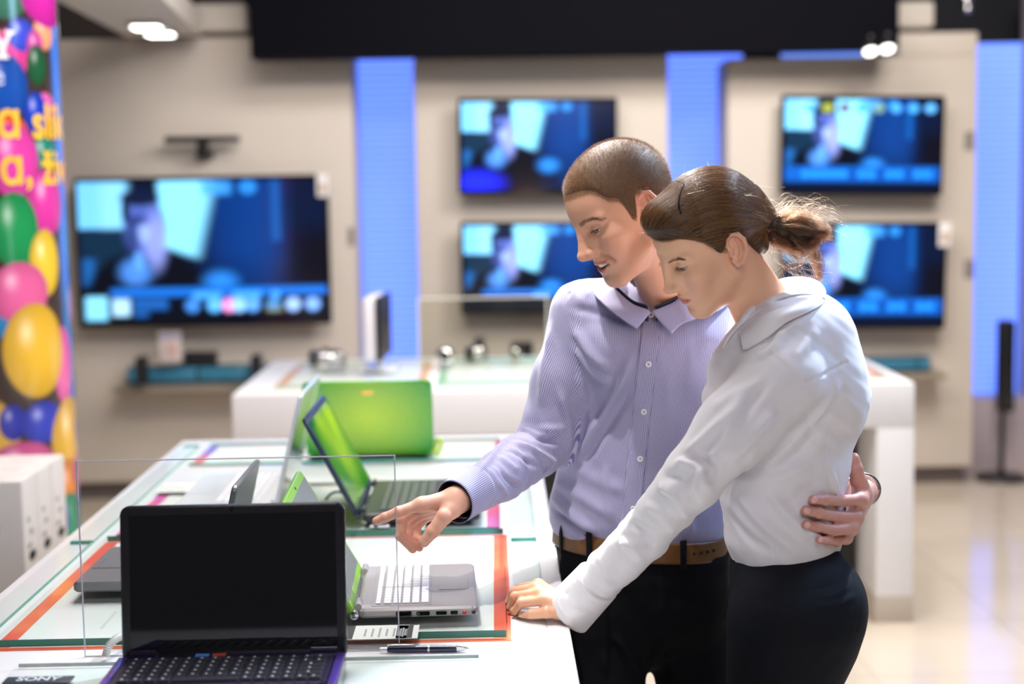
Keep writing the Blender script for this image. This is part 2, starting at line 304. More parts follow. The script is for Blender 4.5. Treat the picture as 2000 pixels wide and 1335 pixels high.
# ----------------------------------------------------------------- televisions
def ell2(u, v, cu, cv, ru, rv, soft=0.25):
    d = np.sqrt(((u-cu)/ru)**2+((v-cv)/rv)**2); return 1-sstep(1-soft, 1+soft, d)
def rect2(u, v, u0, u1, v0, v1, s=0.012): return sstep(u0-s, u0+s, u)*(1-sstep(u1-s, u1+s, u))*sstep(v0-s, v0+s, v)*(1-sstep(v1-s, v1+s, v))
def tv_picture(kind):
    def f(u, v):                             # v up
        c = np.tile(np.array(lin(5, 16, 44)), (len(u), 1))
        def put(m, col): c[:] = c*(1-m[:, None])+m[:, None]*np.array(lin(*col))
        put(sstep(0.45, 0.6, u)*(1-sstep(0.72, 0.9, u))*sstep(0.2, 0.55, v), (7, 44, 108))
        put(ell2(u, v, 0.72, 0.55, 0.1, 0.6, 0.6)*0.4, (12, 58, 130))
        put(sstep(0.8, 0.95, u)*(1-sstep(0.5, 0.75, v)), (8, 8, 20))
        put(rect2(u, v, -0.1, 0.185, 0.67, 1.1), (112, 196, 250))
        put(rect2(u, v, 0.09, 0.2, 0.67, 1.1, 0.03), (130, 206, 252))
        e = 0.55-(0.9-v)*0.14; put(sstep(0.31, 0.34, u)*(1-sstep(e-0.05, e+0.03, u))*sstep(0.5, 0.56, v+(u-0.35)*0.6), (128, 214, 255))
        put(rect2(u, v, 0.5, 0.62, 0.9, 1.0, 0.02)*0.8, (60, 150, 235)); put(ell2(u, v, 0.69, 0.95, 0.035, 0.05)*0.9, (40, 130, 215))
        for k in range(12): put(ell2(u, v, 0.8, 0.98-k*0.036, 0.02, 0.018, 0.6)*0.7, (14, 88, 170))
        put(rect2(u, v, 0.0, 0.2, 0.3, 0.66, 0.03), (12, 38, 62)); put(rect2(u, v, 0.01, 0.06, 0.26, 0.46, 0.02)*0.7, (30, 100, 180))
        put(ell2(u, v, 0.27, 0.16, 0.25, 0.36, 0.1), (5, 8, 20))
        put(ell2(u, v, 0.265, 0.68, 0.082, 0.21), (72, 92, 172)); put(ell2(u, v, 0.31, 0.58, 0.045, 0.19, 0.5)*0.8, (140, 155, 235)); put(ell2(u, v, 0.262, 0.64, 0.025, 0.07, 0.6)*0.8, (150, 180, 250)); put(ell2(u, v, 0.215, 0.6, 0.03, 0.12, 0.5)*0.7, (30, 44, 96))
        put(ell2(u, v, 0.25, 0.885, 0.078, 0.055), (12, 22, 52)); put(ell2(u, v, 0.192, 0.8, 0.016, 0.09), (14, 26, 60)); put(ell2(u, v, 0.235, 0.725, 0.045, 0.035, 0.6)*0.8, (26, 40, 100))
        put(ell2(u, v, 0.225, 0.36, 0.06, 0.09, 0.6), (70, 130, 220)); put(ell2(u, v, 0.24, 0.44, 0.02, 0.07)*0.8, (90, 160, 240))
        put(ell2(u, v, 0.57, 0.28, 0.06, 0.07, 0.8)*0.9, (40, 130, 230))
        if kind != 'plain':
            put(rect2(u, v, -0.1, 1.1, 0.0, 0.25), (5, 9, 22)); put(rect2(u, v, 0.12, 1.0, 0.185, 0.245), (24, 104, 205))
            for k in range(9): put(ell2(u, v, 0.47+0.028*(k % 4)+0.16*(k//4), 0.185, 0.02, 0.03)*0.8, (70, 160, 245))
        if kind == 'menu':
            put(rect2(u, v, 0.015, 0.105, 0.02, 0.19), (130, 214, 255)); put(rect2(u, v, 0.125, 0.195, 0.05, 0.17), (170, 220, 255))
            put(rect2(u, v, 0.21, 0.35, 0.09, 0.17)*0.8, (28, 96, 180)); put(rect2(u, v, 0.21, 0.27, 0.04, 0.08)*0.8, (28, 96, 180))
            for cu, col in ((0.45, (60, 130, 220)), (0.54, (90, 180, 255)), (0.6, (238, 150, 220)), (0.64, (140, 200, 255)), (0.695, (90, 160, 240)), (0.78, (70, 130, 190)), (0.86, (150, 190, 250)), (0.94, (120, 170, 250))): put(ell2(u, v, cu, 0.115, 0.03, 0.048), col)
            put(rect2(u, v, 0.75, 0.82, 0.07, 0.085)*0.8, (150, 150, 40))
        if kind == 'blue_corner': pass
        if kind == 'icons':
            for k in range(8):
                put(ell2(u, v, 0.16+0.11*k, 0.91, 0.035, 0.05), ((70, 150, 210), (150, 160, 60), (90, 30, 50), (60, 150, 240), (110, 150, 130), (70, 160, 245), (70, 160, 240), (90, 170, 245))[k])
        if kind in ('icons', 'bar'):
            put(rect2(u, v, 0.0, 1.0, 0.1, 0.27), (14, 80, 170))
            for k in range(14): put(ell2(u, v, 0.14+0.06*k, 0.185, 0.026, 0.045, 0.4), (30, 130, 235) if k not in (5, 8, 11) else (10, 60, 140))
            put(rect2(u, v, 0.0, 1.0, 0.0, 0.08), (4, 14, 40))
        if kind == 'plain': put(ell2(u, v, 0.1, 0.08, 0.15, 0.13, 0.7), (30, 40, 245))
        return c
    return f
def tele(label, corners, Y, kind, tagged, bracket=False):
    """corners: pixel corners tl, tr, br, bl of the whole set"""
    tl, tr, brr, bl = [P(*c, Y) for c in corners]; w = ((tr-tl).length+(brr-bl).length)/2; h = ((bl-tl).length+(brr-tr).length)/2
    c = (tl+tr+brr+bl)/4; t = thing('television', label, 'television', c, 0, 'televisions on the wall')
    roll = math.atan2((tr-tl).z, (tr-tl).x); t.rotation_euler = (0, -roll, 0)
    bm = B(); rslab(bm, (0, 0, 0), w, h, 0.045, 0.012, 0.004, 4, 0, Matrix.Rotation(math.radians(90), 4, 'X') @ Matrix.Translation((0, 0, -0.045))); obj('housing', bm, m_black_gloss, t)
    b = 0.018; e = MATS.get('tv_picture_emission') or mat('tv_picture_emission', (0.01, 0.01, 0.01), 0.12, attr='Col', emit='attr', estr=1.0)
    grid_mesh('screen', 150, 90, lambda u, v: np.stack([(u-0.5)*(w-2*b), np.full_like(u, -0.003), (v-0.5)*(h-2*b*1.2)], 1), tv_picture(kind), e, t)
    bm = B(); box(bm, (0, 0.09, 0), (0.34, (YW-Y)-0.045+0.001 if YW-Y > 0.06 else 0.02, 0.26)); 
    for v in bm.verts: v.co.y += (0.045+(YW-Y-0.045)/2)-0.09
    obj('wall_mount', bm, m_dark, t)
    if tagged:
        px, py, ww, hh = tagged; q = P(px, py, Y)-c; bm = B(); box(bm, (q.x, -0.008, q.z), (ww, 0.003, hh), 0.001); box(bm, (q.x, -0.0105, q.z-hh*0.1), (ww*0.5, 0.002, hh*0.4), 0, 2, 1)
        obj('price_tag', bm, [mat('tag_card', lin(240, 236, 236), 0.6), mat('tag_print', lin(190, 160, 130), 0.6)], t)
    return t
YT = 7.66
tele('largest television, showing a man in a dark jacket, on its own wall panel', [(143, 348), (643, 340), (645, 632), (154, 640)], YT, 'menu', (630, 362, 0.055, 0.11))
tele('upper television of the middle pair, nothing overlaid on its picture', [(893, 192), (1206, 190), (1206, 378), (897, 380)], YT, 'plain', None)
tele("lower television of the middle pair, half hidden by the man's shoulder", [(897, 433), (1212, 431), (1212, 612), (902, 614)], YT, 'bar0', None)
tele('upper television of the pair beside the floor speaker, row of icons along its top', [(1523, 185), (1844, 187), (1843, 380), (1527, 382)], YT, 'icons', None)
tele("lower television of the pair beside the floor speaker, behind the woman's ponytail", [(1525, 433), (1849, 433), (1847, 643), (1528, 641)], YT, 'bar', (1843, 455, 0.06, 0.12))
# sensor bar on a stem over the big television
c = P(397, 290, 7.72); t = thing('sensor_bar', 'black bar on a short stem above the largest television', 'sensor bar', c)
bm = B(); box(bm, (0, -0.02, 0.045), (0.37, 0.06, 0.032), 0.008); obj('bar', bm, m_black, t)
bm = B(); box(bm, (0, 0.0, 0.0), (0.055, 0.05, 0.075), 0.006); obj('stem', bm, m_black, t)
bm = B(); box(bm, (0, 0.055, -0.03), (0.08, 0.05, 0.03), 0.004); obj('wall_mount', bm, m_black, t)
# alcove shelves with their glass fronts and speakers
m_teal = mat('teal_glass_front', lin(58, 122, 150), 0.1, emit=lin(40, 92, 118), estr=0.25, coat=0.5)
def shelf(label, x0, x1, z0, z1, seams):
    t = thing('media_shelf', label, 'shelf', ((x0+x1)/2, YW, z0)); w = x1-x0; h = z1-z0
    bm = B(); box(bm, (0, -0.11, -0.012), (w+0.1, 0.22, 0.024), 0.004); obj('shelf_board', bm, mat('shelf_edge', lin(150, 138, 122), 0.4), t)
    bm = B(); box(bm, (0, -0.05, h/2), (w, 0.09, h), 0.004); obj('back_box', bm, mat('dark_teal_box', lin(34, 62, 74), 0.3), t)
    edges = [0]+seams+[1]
    for a, b in zip(edges, edges[1:]):
        bm = B(); box(bm, (-w/2+w*(a+b)/2, -0.102, h*0.56), (w*(b-a)-0.012, 0.01, h*0.74), 0.002); obj('glass_front', bm, m_teal, t)
    return t
q0, q1 = P(250, 752, 7.7), P(516, 712, 7.7); shelf('long shelf with teal glass front under the largest television', q0.x, q1.x+0.06, q0.z, q1.z, [0.12, 0.47, 0.8])
q0, q1 = P(1600, 729, 7.7), P(1818, 697, 7.7); shelf('teal fronted shelf box under the televisions by the floor speaker', q0.x, q1.x, q0.z, q1.z, [0.88])
def speaker(label, px, py0, py1, w, d, Y=7.52):
    a, b = P(px, py1, Y), P(px, py0, Y); t = thing('bookshelf_speaker', label, 'speaker', a); h = b.z-a.z
    bm = B(); box(bm, (0, 0, h/2), (w, d, h), 0.006); obj('cabinet', bm, m_black, t)
    bm = B(); box(bm, (0, -d/2-0.002, h/2), (w*0.86, 0.008, h*0.9), 0.004); obj('grille', bm, mat('speaker_cloth', (0.012, 0.01, 0.012), 0.9), t)
speaker('small upright black speaker at the outer end of the long shelf', 279, 696, 749, 0.05, 0.09)
speaker('small upright black speaker at the end of the long shelf near the white table', 503, 692, 748, 0.05, 0.09)
q = P(393, 708, 7.68)
speaker('wide flat black speaker lying on top of the long shelf box', 393, 686, 712, 0.165, 0.07, 7.74)
q = P(333, 706, 7.62); bm = B(); box(bm, q+Vector((0, 0, 0.075)), (0.11, 0.004, 0.15), 0.001, 2, 0); box(bm, q+Vector((0, -0.003, 0.13)), (0.1, 0.002, 0.035), 0, 1, 1); box(bm, q+Vector((0.01, -0.003, 0.06)), (0.05, 0.002, 0.07), 0, 1, 2); box(bm, q+Vector((0, 0.02, 0.004)), (0.11, 0.05, 0.006), 0.001)
tag(obj('price_card', bm, [mat('card_pale', lin(222, 208, 204), 0.5), mat('card_lilac', lin(164, 158, 178), 0.5), mat('card_pink', lin(214, 178, 170), 0.5)]), 'pale upright price card on the long shelf under the largest television', 'card')
# small label strips on panel edges
for px, py, lab in ((686, 462, 'small grey label strips on the panel edge beside the largest television'), (1893, 275, 'small grey label strips on the panel edge, higher of two by the floor speaker'), (1893, 525, 'small grey label strips on the panel edge, lower of two by the floor speaker')):
    q = P(px, py, YW-0.004); bm = B()
    for k in (0.024, -0.024): box(bm, q+Vector((0, 0, k)), (0.05 if px > 1000 else 0.03, 0.004, 0.046), 0.001, 1)
    tag(obj('wall_label', bm, mat('grey_label', lin(140, 132, 126), 0.6)), lab, 'label')
# tower speaker on its stand
zb = 0.0; q = PZ(1956, 928, 0.02); t = thing('tower_speaker', 'tall slim black speaker on a pole stand in front of the blue louvre', 'speaker', (q.x, q.y, 0))
Yq = q.y; top = P(1960, 625, Yq).z; bot = P(1957, 803, Yq).z
bm = B(); lathe(bm, [(0, 0), (0.13, 0), (0.135, 0.008), (0.13, 0.022), (0.03, 0.028), (0, 0.028)], 40); obj('base', bm, m_black, t)
bm = B(); lathe(bm, [(0, 0.026), (0.014, 0.026), (0.012, bot+0.01), (0, bot+0.01)], 20); obj('pole', bm, m_black, t)
bm = B(); box(bm, (0.012, 0, (top+bot)/2), (0.076, 0.09, top-bot), 0.014, 3); obj('cabinet', bm, m_black, t)
bm = B(); lathe(bm, [(0, 0.006), (0.018, 0.006), (0.02, 0)], 20, Matrix.Translation((0.012, -0.046, bot+0.06)) @ Matrix.Rotation(math.radians(90), 4, 'X')); obj('badge', bm, m_dark, t)
bm = B(); box(bm, (q.x+0.15, Yq+0.35, 0.2), (0.8, 0.3, 0.4), 0.006); struct(obj('baseboard_corner', bm, mat('mauve_skirting', lin(196, 182, 190), 0.4)))
# ================================================================= balloon column and boxes
YC = 4.9
cx = P(-12, 500, YC).x; RC = 140*YC/F
BAL = [(35, 85, 38, 48, (214, 60, 140)), (58, 48, 28, 32, (58, 72, 190)), (102, 40, 22, 34, (224, 150, 110)), (84, 70, 20, 34, (190, 70, 150)), (86, 104, 24, 40, (28, 84, 52)),
       (20, 148, 46, 64, (22, 76, 166)), (98, 182, 19, 26, (222, 92, 168)), (80, 198, 28, 42, (22, 60, 180)), (24, 236, 38, 34, (236, 96, 50)), (92, 275, 26, 34, (24, 128, 110)),
       (32, 290, 50, 72, (222, 66, 164)), (92, 372, 34, 66, (214, 58, 156)), (28, 424, 46, 74, (34, 150, 84)), (84, 490, 36, 66, (236, 196, 60)), (128, 590, 30, 60, (56, 140, 196)),
       (134, 700, 24, 80, (232, 92, 164)), (32, 546, 58, 60, (236, 104, 160)), (4, 800, 26, 36, (58, 66, 176)), (66, 806, 46, 42, (62, 74, 190)), (118, 852, 46, 88, (236, 186, 78)), (140, 950, 30, 60, (230, 140, 66)),
       (58, 662, 66, 94, (242, 190, 60)), (22, 884, 64, 44, (222, 98, 156)), (136, 1020, 34, 60, (60, 150, 110)), (60, 1010, 60, 70, (90, 90, 190)), (20, 1120, 60, 70, (236, 186, 78)), (30, -40, 50, 60, (60, 110, 90)), (110, -30, 50, 60, (190, 40, 150))]
def colang(px):                              # angle round the column of the point seen at a picture column
    d = ray(px, 400); d = d[:2]/np.linalg.norm(d[:2]); o = np.array((-cx, -YC)); b = float(o@d); c = float(o@o)-RC*RC; D_ = b*b-c
    if D_ <= 0: return math.pi*0.42
    p = o+d*(-b-math.sqrt(D_)); return math.atan2(p[0], -p[1])
def col_print(u, v):
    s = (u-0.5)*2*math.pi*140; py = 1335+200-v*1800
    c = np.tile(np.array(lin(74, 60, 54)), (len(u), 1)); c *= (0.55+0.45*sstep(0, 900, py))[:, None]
    m = sstep(182, 205, s)*(1-sstep(215, 250, s)); c[:] = c*(1-m[:, None])+m[:, None]*np.array(lin(70, 130, 230))
    for k in range(-2, 3):
        for (bx, by, rx, ry, col) in BAL:
            bs = colang(bx)*140; br = rx*(1.0 if bx < 90 else 1.35)
            if k: bs = bs+k*176+13*k; by2 = by+((k*97) % 140)-60
            else: by2 = by
            d = np.sqrt(((s-bs)/br)**2+((py-by2)/ry)**2); m = 1-sstep(0.96, 1.03, d)
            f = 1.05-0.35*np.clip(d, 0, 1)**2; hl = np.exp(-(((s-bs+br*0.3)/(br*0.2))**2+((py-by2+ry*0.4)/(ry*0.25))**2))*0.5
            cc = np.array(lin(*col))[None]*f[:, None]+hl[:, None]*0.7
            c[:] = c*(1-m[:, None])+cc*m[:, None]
    return np.clip(c, 0, 1)
zlo, zhi = P(0, 1535, YC-RC*0.96).z, P(0, -265, YC-RC*0.96).z
t = thing('balloon_column', 'round column wrapped in a glossy balloon print with yellow lettering', 'column', (cx, YC, 0))
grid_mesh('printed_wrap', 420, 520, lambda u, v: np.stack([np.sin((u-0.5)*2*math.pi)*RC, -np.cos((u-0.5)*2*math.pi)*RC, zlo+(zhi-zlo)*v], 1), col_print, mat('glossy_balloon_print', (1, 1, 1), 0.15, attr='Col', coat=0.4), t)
bm = B(); lathe(bm, [(0, 0), (RC*1.02, 0), (RC*1.02, 0.06), (RC*0.99, 0.06), (RC*0.99, 3.3), (0, 3.3)], 64); obj('core', bm, m_dark, t)
def wrap_text(s, px, py, hpx, col, bold, ser=None):
    size = hpx*YC/F; me = ser or text_mesh(s, size, 0, bold*size, 'LEFT'); z = P(0, py, YC-RC).z
    a0 = colang(px)
    for v in me.vertices:
        a = a0+v.co.x*0.84/RC; v.co = Vector((math.sin(a)*(RC+0.002), -math.cos(a)*(RC+0.002), z+v.co.y))
    return link('lettering', me, mat('letter_'+str(col), lin(*col), 0.4), t)
wrap_text('\u0251 slik', 0, 238, 92, (250, 192, 36), 0.018)
wrap_text('\u0251, živ', 2, 330, 92, (250, 192, 36), 0.018)
wrap_text('e', 0, 148, 50, (208, 214, 236), 0.0)
bmY = B(); u = 52*YC/F                       # the slab-serif Y
for pts in (((-0.55, 1), (-0.02, 1), (-0.02, 0.9), (-0.1, 0.88), (0.13, 0.52), (0.0, 0.38), (-0.38, 0.88), (-0.55, 0.9)), ((0.26, 1), (0.72, 1), (0.72, 0.9), (0.58, 0.88), (0.24, 0.42), (0.13, 0.52), (0.4, 0.88), (0.26, 0.9)),
            ((0.0, 0.38), (0.13, 0.52), (0.24, 0.42), (0.24, 0.14), (0.0, 0.14)), ((-0.14, 0.14), (0.38, 0.14), (0.38, 0.0), (-0.14, 0.0))):
    bmY.faces.new([bmY.verts.new((x*u*0.9, (y-0.5)*u, 0)) for x, y in pts])
meY = bpy.data.meshes.new('Y'); bmY.to_mesh(meY); bmY.free(); wrap_text('Y', 15, 85, 52, (244, 236, 236), 0, meY)
# white cartons in a row beyond the table
m_box = mat('white_carton', lin(222, 214, 208), 0.6, var=0.04, vscale=12); m_ink = mat('grey_carton_print', lin(168, 160, 154), 0.7); m_hole = mat('hand_hole_dark', (0.006, 0.008, 0.002), 0.9); m_tape = mat('carton_tape', lin(236, 226, 224), 0.3)
ytop = 0.845; pn = PZ(38, 940, ytop); pf = PZ(128, 886, ytop); xr = (pn.x+pf.x)/2
wd = (pf.y-pn.y)/3; hb = 0.62; lx = 0.5
labs = ('white carton with a hand hole, nearest of the row by the balloon column', 'white carton with a hand hole, middle of the row by the balloon column', 'white carton with a hand hole, last of the row touching the balloon column')
for k in range(3):
    yc = pn.y+wd*(k+0.5); t = thing('carton', labs[k], 'box', (xr-lx/2, yc, ytop-hb), 0, 'white cartons in a row')
    bm = B(); box(bm, (0, 0, hb/2), (lx, wd-0.008, hb), 0.004); obj('carton_body', bm, m_box, t)
    bm = B(); rslab(bm, (0, 0, 0), 0.024, 0.055, 0.004, 0.011, 0, 5, 0, Matrix.Translation((lx/2-0.0022, 0, hb*0.66)) @ Matrix.Rotation(math.radians(90), 4, 'Y')); obj('hand_hole', bm, m_hole, t)
    bm = B(); box(bm, (0, 0, hb), (lx*0.98, 0.05, 0.002)); 
    for j in range(4): box(bm, (-0.17+0.11*j, 0.03*(-1)**j, hb+0.0006), (0.07, 0.02, 0.001), 0, 1, 1)
    obj('tape', bm, [m_tape, mat('pink_stamp', lin(226, 196, 204), 0.6)], t)
    bm = B()
    for j in range(7): box(bm, (lx/2+0.0004, -0.02+0.02*(j % 2), hb*0.82-0.035*j if j < 3 else hb*0.5-0.04*(j-3)), (0.0012, 0.02+0.008*(j % 3), 0.014), 0, 1)
    if k == 0:
        box(bm, (-0.02, -wd/2+0.0036, hb*0.7), (0.5*lx, 0.0012, 0.004), 0, 1); box(bm, (0.17, -wd/2+0.0036, hb*0.8), (0.03, 0.0012, 0.025), 0, 1)
    obj('lettering', bm, m_ink, t)
bm = B(); box(bm, (xr-lx/2, (pn.y+pf.y)/2, (ytop-hb)/2), (lx+0.1, pf.y-pn.y+0.1, ytop-hb), 0.01); tag(obj('display_plinth', bm, m_white), 'low white plinth carrying the row of white cartons', 'plinth')
# ================================================================= tables
XL, XR = PZ(0, 1157, T).x, 0.115; Y0, Y1 = 1.35, 4.42
t = thing('display_table', 'long white display table the couple leans over', 'table', ((XL+XR)/2, (Y0+Y1)/2, 0))
bm = B(); box(bm, (0, 0, T-0.075), (XR-XL, Y1-Y0, 0.15), 0.004); obj('tabletop', bm, mat('white_table_laminate', lin(240, 239, 240), 0.25, var=0.015, vscale=3), t)
for s in (-1, 1):
    bm = B(); box(bm, (0, s*((Y1-Y0)/2-0.08), (T-0.15)/2), (XR-XL, 0.14, T-0.15), 0.004); obj('leg', bm, m_white, t)
    bm = B(); box(bm, (0, s*((Y1-Y0)/2-0.08), 0.045), (XR-XL+0.004, 0.146, 0.09), 0.003); obj('kick_plate', bm, mat('beige_kick_plate', lin(196, 184, 170), 0.3), t)
bm = B(); box(bm, (-0.1, 0, 0.36), (0.6, 1.6, 0.7), 0.01); obj('cabinet', bm, m_cabinet, t)
bX0, bX1 = PZ(458, 766, T).x, PZ(1790, 748, T).x; bY0 = 5.38; bY1 = bY0+1.05; bw = bX1-bX0
t = thing('display_table', 'wide white display table standing behind the couple', 'table', ((bX0+bX1)/2, (bY0+bY1)/2, 0))
bm = B(); box(bm, (0, 0, T-0.08), (bw, bY1-bY0, 0.16), 0.006); obj('tabletop', bm, m_white, t)
for s in (-1, 1):
    bm = B(); box(bm, (s*(bw/2-0.067), 0, (T-0.16)/2), (0.134, bY1-bY0, T-0.16), 0.004); obj('leg', bm, m_white, t)
    bm = B(); box(bm, (s*(bw/2-0.067), 0, 0.05), (0.14, bY1-bY0+0.006, 0.1), 0.003); obj('kick_plate', bm, MATS['beige_kick_plate'], t)
bm = B(); box(bm, (0, 0.12, (T-0.16)/2), (bw-0.29, bY1-bY0-0.3, T-0.17), 0.004); cb = obj('cabinet', bm, m_cabinet, t)
bm = B(); lathe(bm, [(0, 0.025), (0.012, 0.022), (0.016, 0.012), (0.008, 0.0)], 20, Matrix.Translation((P(1686, 905, bY0).x-(bX0+bX1)/2, -(bY1-bY0)/2+0.27, P(1686, 905, bY0).z)) @ Matrix.Rotation(math.radians(90), 4, 'X')); obj('knob', bm, mat('brass', (0.7, 0.5, 0.25), 0.25, 1.0), cb)
# ----------------------------------------------------------------- glass and printed sheets
g_clear = glassmat('clear_glass', (0.975, 0.99, 0.985), 0.03, 0.45); g_edge = mat('green_glass_edge', lin(20, 118, 96), 0.15, coat=0.3); g_edge_l = mat('pale_green_glass_edge', lin(58, 150, 124), 0.15)
def glass_plate(name, label, x0, x1, y0, y1, z, h, cat='glass plate', group=None, edge=None):
    bm = B(); fs = box(bm, ((x0+x1)/2, (y0+y1)/2, z+h/2), (x1-x0, y1-y0, h))
    for f in fs: f.material_index = 0 if abs(f.normal.z) > 0.5 else 1
    bm.normal_update()
    for f in bm.faces: f.material_index = 0 if abs(f.normal.z) > 0.5 or f.normal.x < -0.5 else 1
    return tag(obj(name, bm, [g_clear, edge or g_edge]), label, cat, group)
def ty(py, z=T, px=600): return PZ(px, py, z).y
def tx(px, py, z=T): return PZ(px, py, z).x
# edge strips of glass along both long sides
r0, r1 = 0.025, 0.077
def strip(label, x0, x1, y0, y1): glass_plate('glass_strip', label, x0, x1, y0, y1, T+0.0005, 0.006, 'glass strip', 'glass strips along the table edges', g_edge_l)
yb = ty(1056, T, 1040)
strip("clear glass strip set along the table edge under the woman's hand", r0, r1, 1.75, yb-0.004)
strip("clear glass strip along the table edge beyond the man's hip", r0, r1, yb+0.004, 4.3)
xl0, xl1 = PZ(0, 1181, T).x, PZ(0, 1226, T).x; yl = ty(1062, T, 170)
strip('clear glass strip along the far table side, nearer the white cartons', xl0, xl1, 1.75, yl-0.004)
strip('clear glass strip along the far table side, by the white laptop', xl0, xl1, yl+0.004, 4.3)
m_paper = mat('white_print_paper', lin(224, 226, 222), 0.5, var=0.02, vscale=5)
def printed(label, x0, x1, y0, y1, bcol, ccol=None):
    w = 0.028; bm = B(); z = T+0.0006
    box(bm, ((x0+x1)/2, (y0+y1)/2, z), (x1-x0, y1-y0, 0.0008), 0, 1, 0)
    box(bm, ((x0+x1)/2, (y0+y1)/2, z+0.0008), (x1-x0-2*w, y1-y0-w, 0.0008), 0, 1, 1)
    m = mat('print_border_'+str(bcol), lin(*bcol), 0.45)
    if ccol and 'gradient' not in m.name:
        nt = m.node_tree; bs = nt.nodes['Principled BSDF']; tc = nt.nodes.new('ShaderNodeTexCoord'); nz = nt.nodes.new('ShaderNodeTexNoise'); nz.inputs['Scale'].default_value = 5
        rp = nt.nodes.new('ShaderNodeValToRGB'); rp.color_ramp.elements[0].color = (*lin(*bcol), 1); rp.color_ramp.elements[1].color = (*lin(*ccol), 1); rp.color_ramp.elements[0].position = 0.42; rp.color_ramp.elements[1].position = 0.62
        nt.links.new(tc.outputs['Object'], nz.inputs['Vector']); nt.links.new(nz.outputs['Fac'], rp.inputs['Fac']); nt.links.new(rp.outputs['Color'], bs.inputs['Base Color'])
    rnd = random.Random(int(y0*100))
    for k in range(5):                       # faint lines of print
        xx = x0+0.15+k*0.07
        box(bm, (xx, y0+0.16+0.02*rnd.random(), z+0.0014), (0.006, 0.06+0.05*rnd.random(), 0.0003), 0, 1, 2)
    return tag(obj('printed_sheet', bm, [m, m_paper, mat('faint_print', lin(206, 208, 206), 0.6)]), label, 'printed sheet')
# rows front to back: y of near and far edges
GX0, GX1 = PZ(3, 1254, T).x, 0.014
ya, ya2 = ty(1255), ty(1050)
printed('red bordered sheet under the glass with the silver laptop', GX0-0.004, GX1+0.004, ya-0.012, ya2-0.006, (226, 84, 62), (238, 130, 80))
glass_plate('glass_plate', 'thick glass plate carrying the silver and the grey laptop', GX0, GX1-0.004, ya, ya2-0.012, T+0.003, 0.012)
yb0, yb1 = ty(1044), ty(950)
printed('magenta bordered sheet under the glass with the dark laptop', GX0, GX1-0.01, yb0+0.004, yb1, (216, 84, 170), (232, 100, 80))
glass_plate('glass_plate', 'thick glass plate carrying the dark and the white laptop', GX0+0.01, GX1-0.012, yb0, yb1, T+0.003, 0.006)
yc0, yc1 = ty(907), ty(868)
printed('purple and red bordered sheet under the glass with the green laptop', GX0, GX1+0.01, yc0+0.004, yc1, (120, 84, 200), (226, 72, 60))
glass_plate('glass_plate', 'thick glass plate carrying the green laptop', GX0+0.0, GX1-0.004, yc0, yc1, T+0.003, 0.006, edge=mat('teal_glass_edge', lin(40, 176, 150), 0.2))
yd1 = ty(1294)
glass_plate('glass_plate', 'pale glass plate under the big black laptop', -0.74, tx(935, 1297), 1.75, yd1, T+0.002, 0.006, edge=mat('grey_glass_edge', lin(170, 186, 180), 0.2))
bm = B(); box(bm, (-0.37, (1.75+yd1)/2, T+0.001), (0.68, yd1-1.78, 0.0012)); tag(obj('printed_sheet', bm, mat('pale_grey_sheet', lin(214, 220, 216), 0.5)), 'plain pale sheet under the big black laptop', 'printed sheet')
# name plate at the near corner
q = PZ(75, 1327, T+0.01); t = thing('name_plate', 'small dark name plate lying at the near corner of the table', 'sign', (q.x, q.y, T+0.0085))
bm = B(); box(bm, (0, 0, 0.001), (0.1, 0.03, 0.003), 0.001); obj('plate', bm, mat('slate_plate', lin(66, 76, 86), 0.3), t)
me = text_mesh('SONY', 0.024, 0.0003, 0.0006); lt = link('lettering', me, mat('plate_letters', lin(208, 216, 220), 0.4), t); lt.location = (0, 0, 0.003)
# spec cards on the glass
def card(label, px, py, w, d, dark_at, z):
    q = PZ(px, py, z); t = thing('spec_card', label, 'card', (q.x, q.y, z))
    bm = B(); box(bm, (0, 0, 0.0006), (w, d, 0.001)); obj('paper', bm, m_paper, t)
    bm = B(); box(bm, (dark_at*w, 0, 0.0014), (w*0.24, d*0.96, 0.0006)); obj('picture', bm, mat('dark_card_picture', lin(40, 42, 44), 0.4), t)
    bm = B()
    for k in range(5): box(bm, ((-0.1+0.1*k)*w if dark_at < 0 else (-0.42+0.11*k)*w, -d*0.05, 0.0013), (0.003, d*(0.5+0.08*(k % 3)), 0.0004), 0, 1)
    obj('lettering', bm, mat('card_print', lin(150, 156, 160), 0.6), t)
    return t
zg = T+0.0155; zh = T+0.0095
card('spec card with a dark picture beside the big black laptop', 728, 1235, 0.115, 0.075, -0.38, zg)
card('spec card with a dark end beyond the glass sheet corner', 796, 1234, 0.035, 0.072, 0.12, zg)
card("small spec card under the man's pointing finger", 742, 1026, 0.04, 0.04, -0.2, zh)
card("small dark spec card under the man's palm", 828, 1030, 0.035, 0.04, 0.2, zh)
card('lavender card lying by the white laptop', 358, 952, 0.11, 0.11, 0.36, zh)
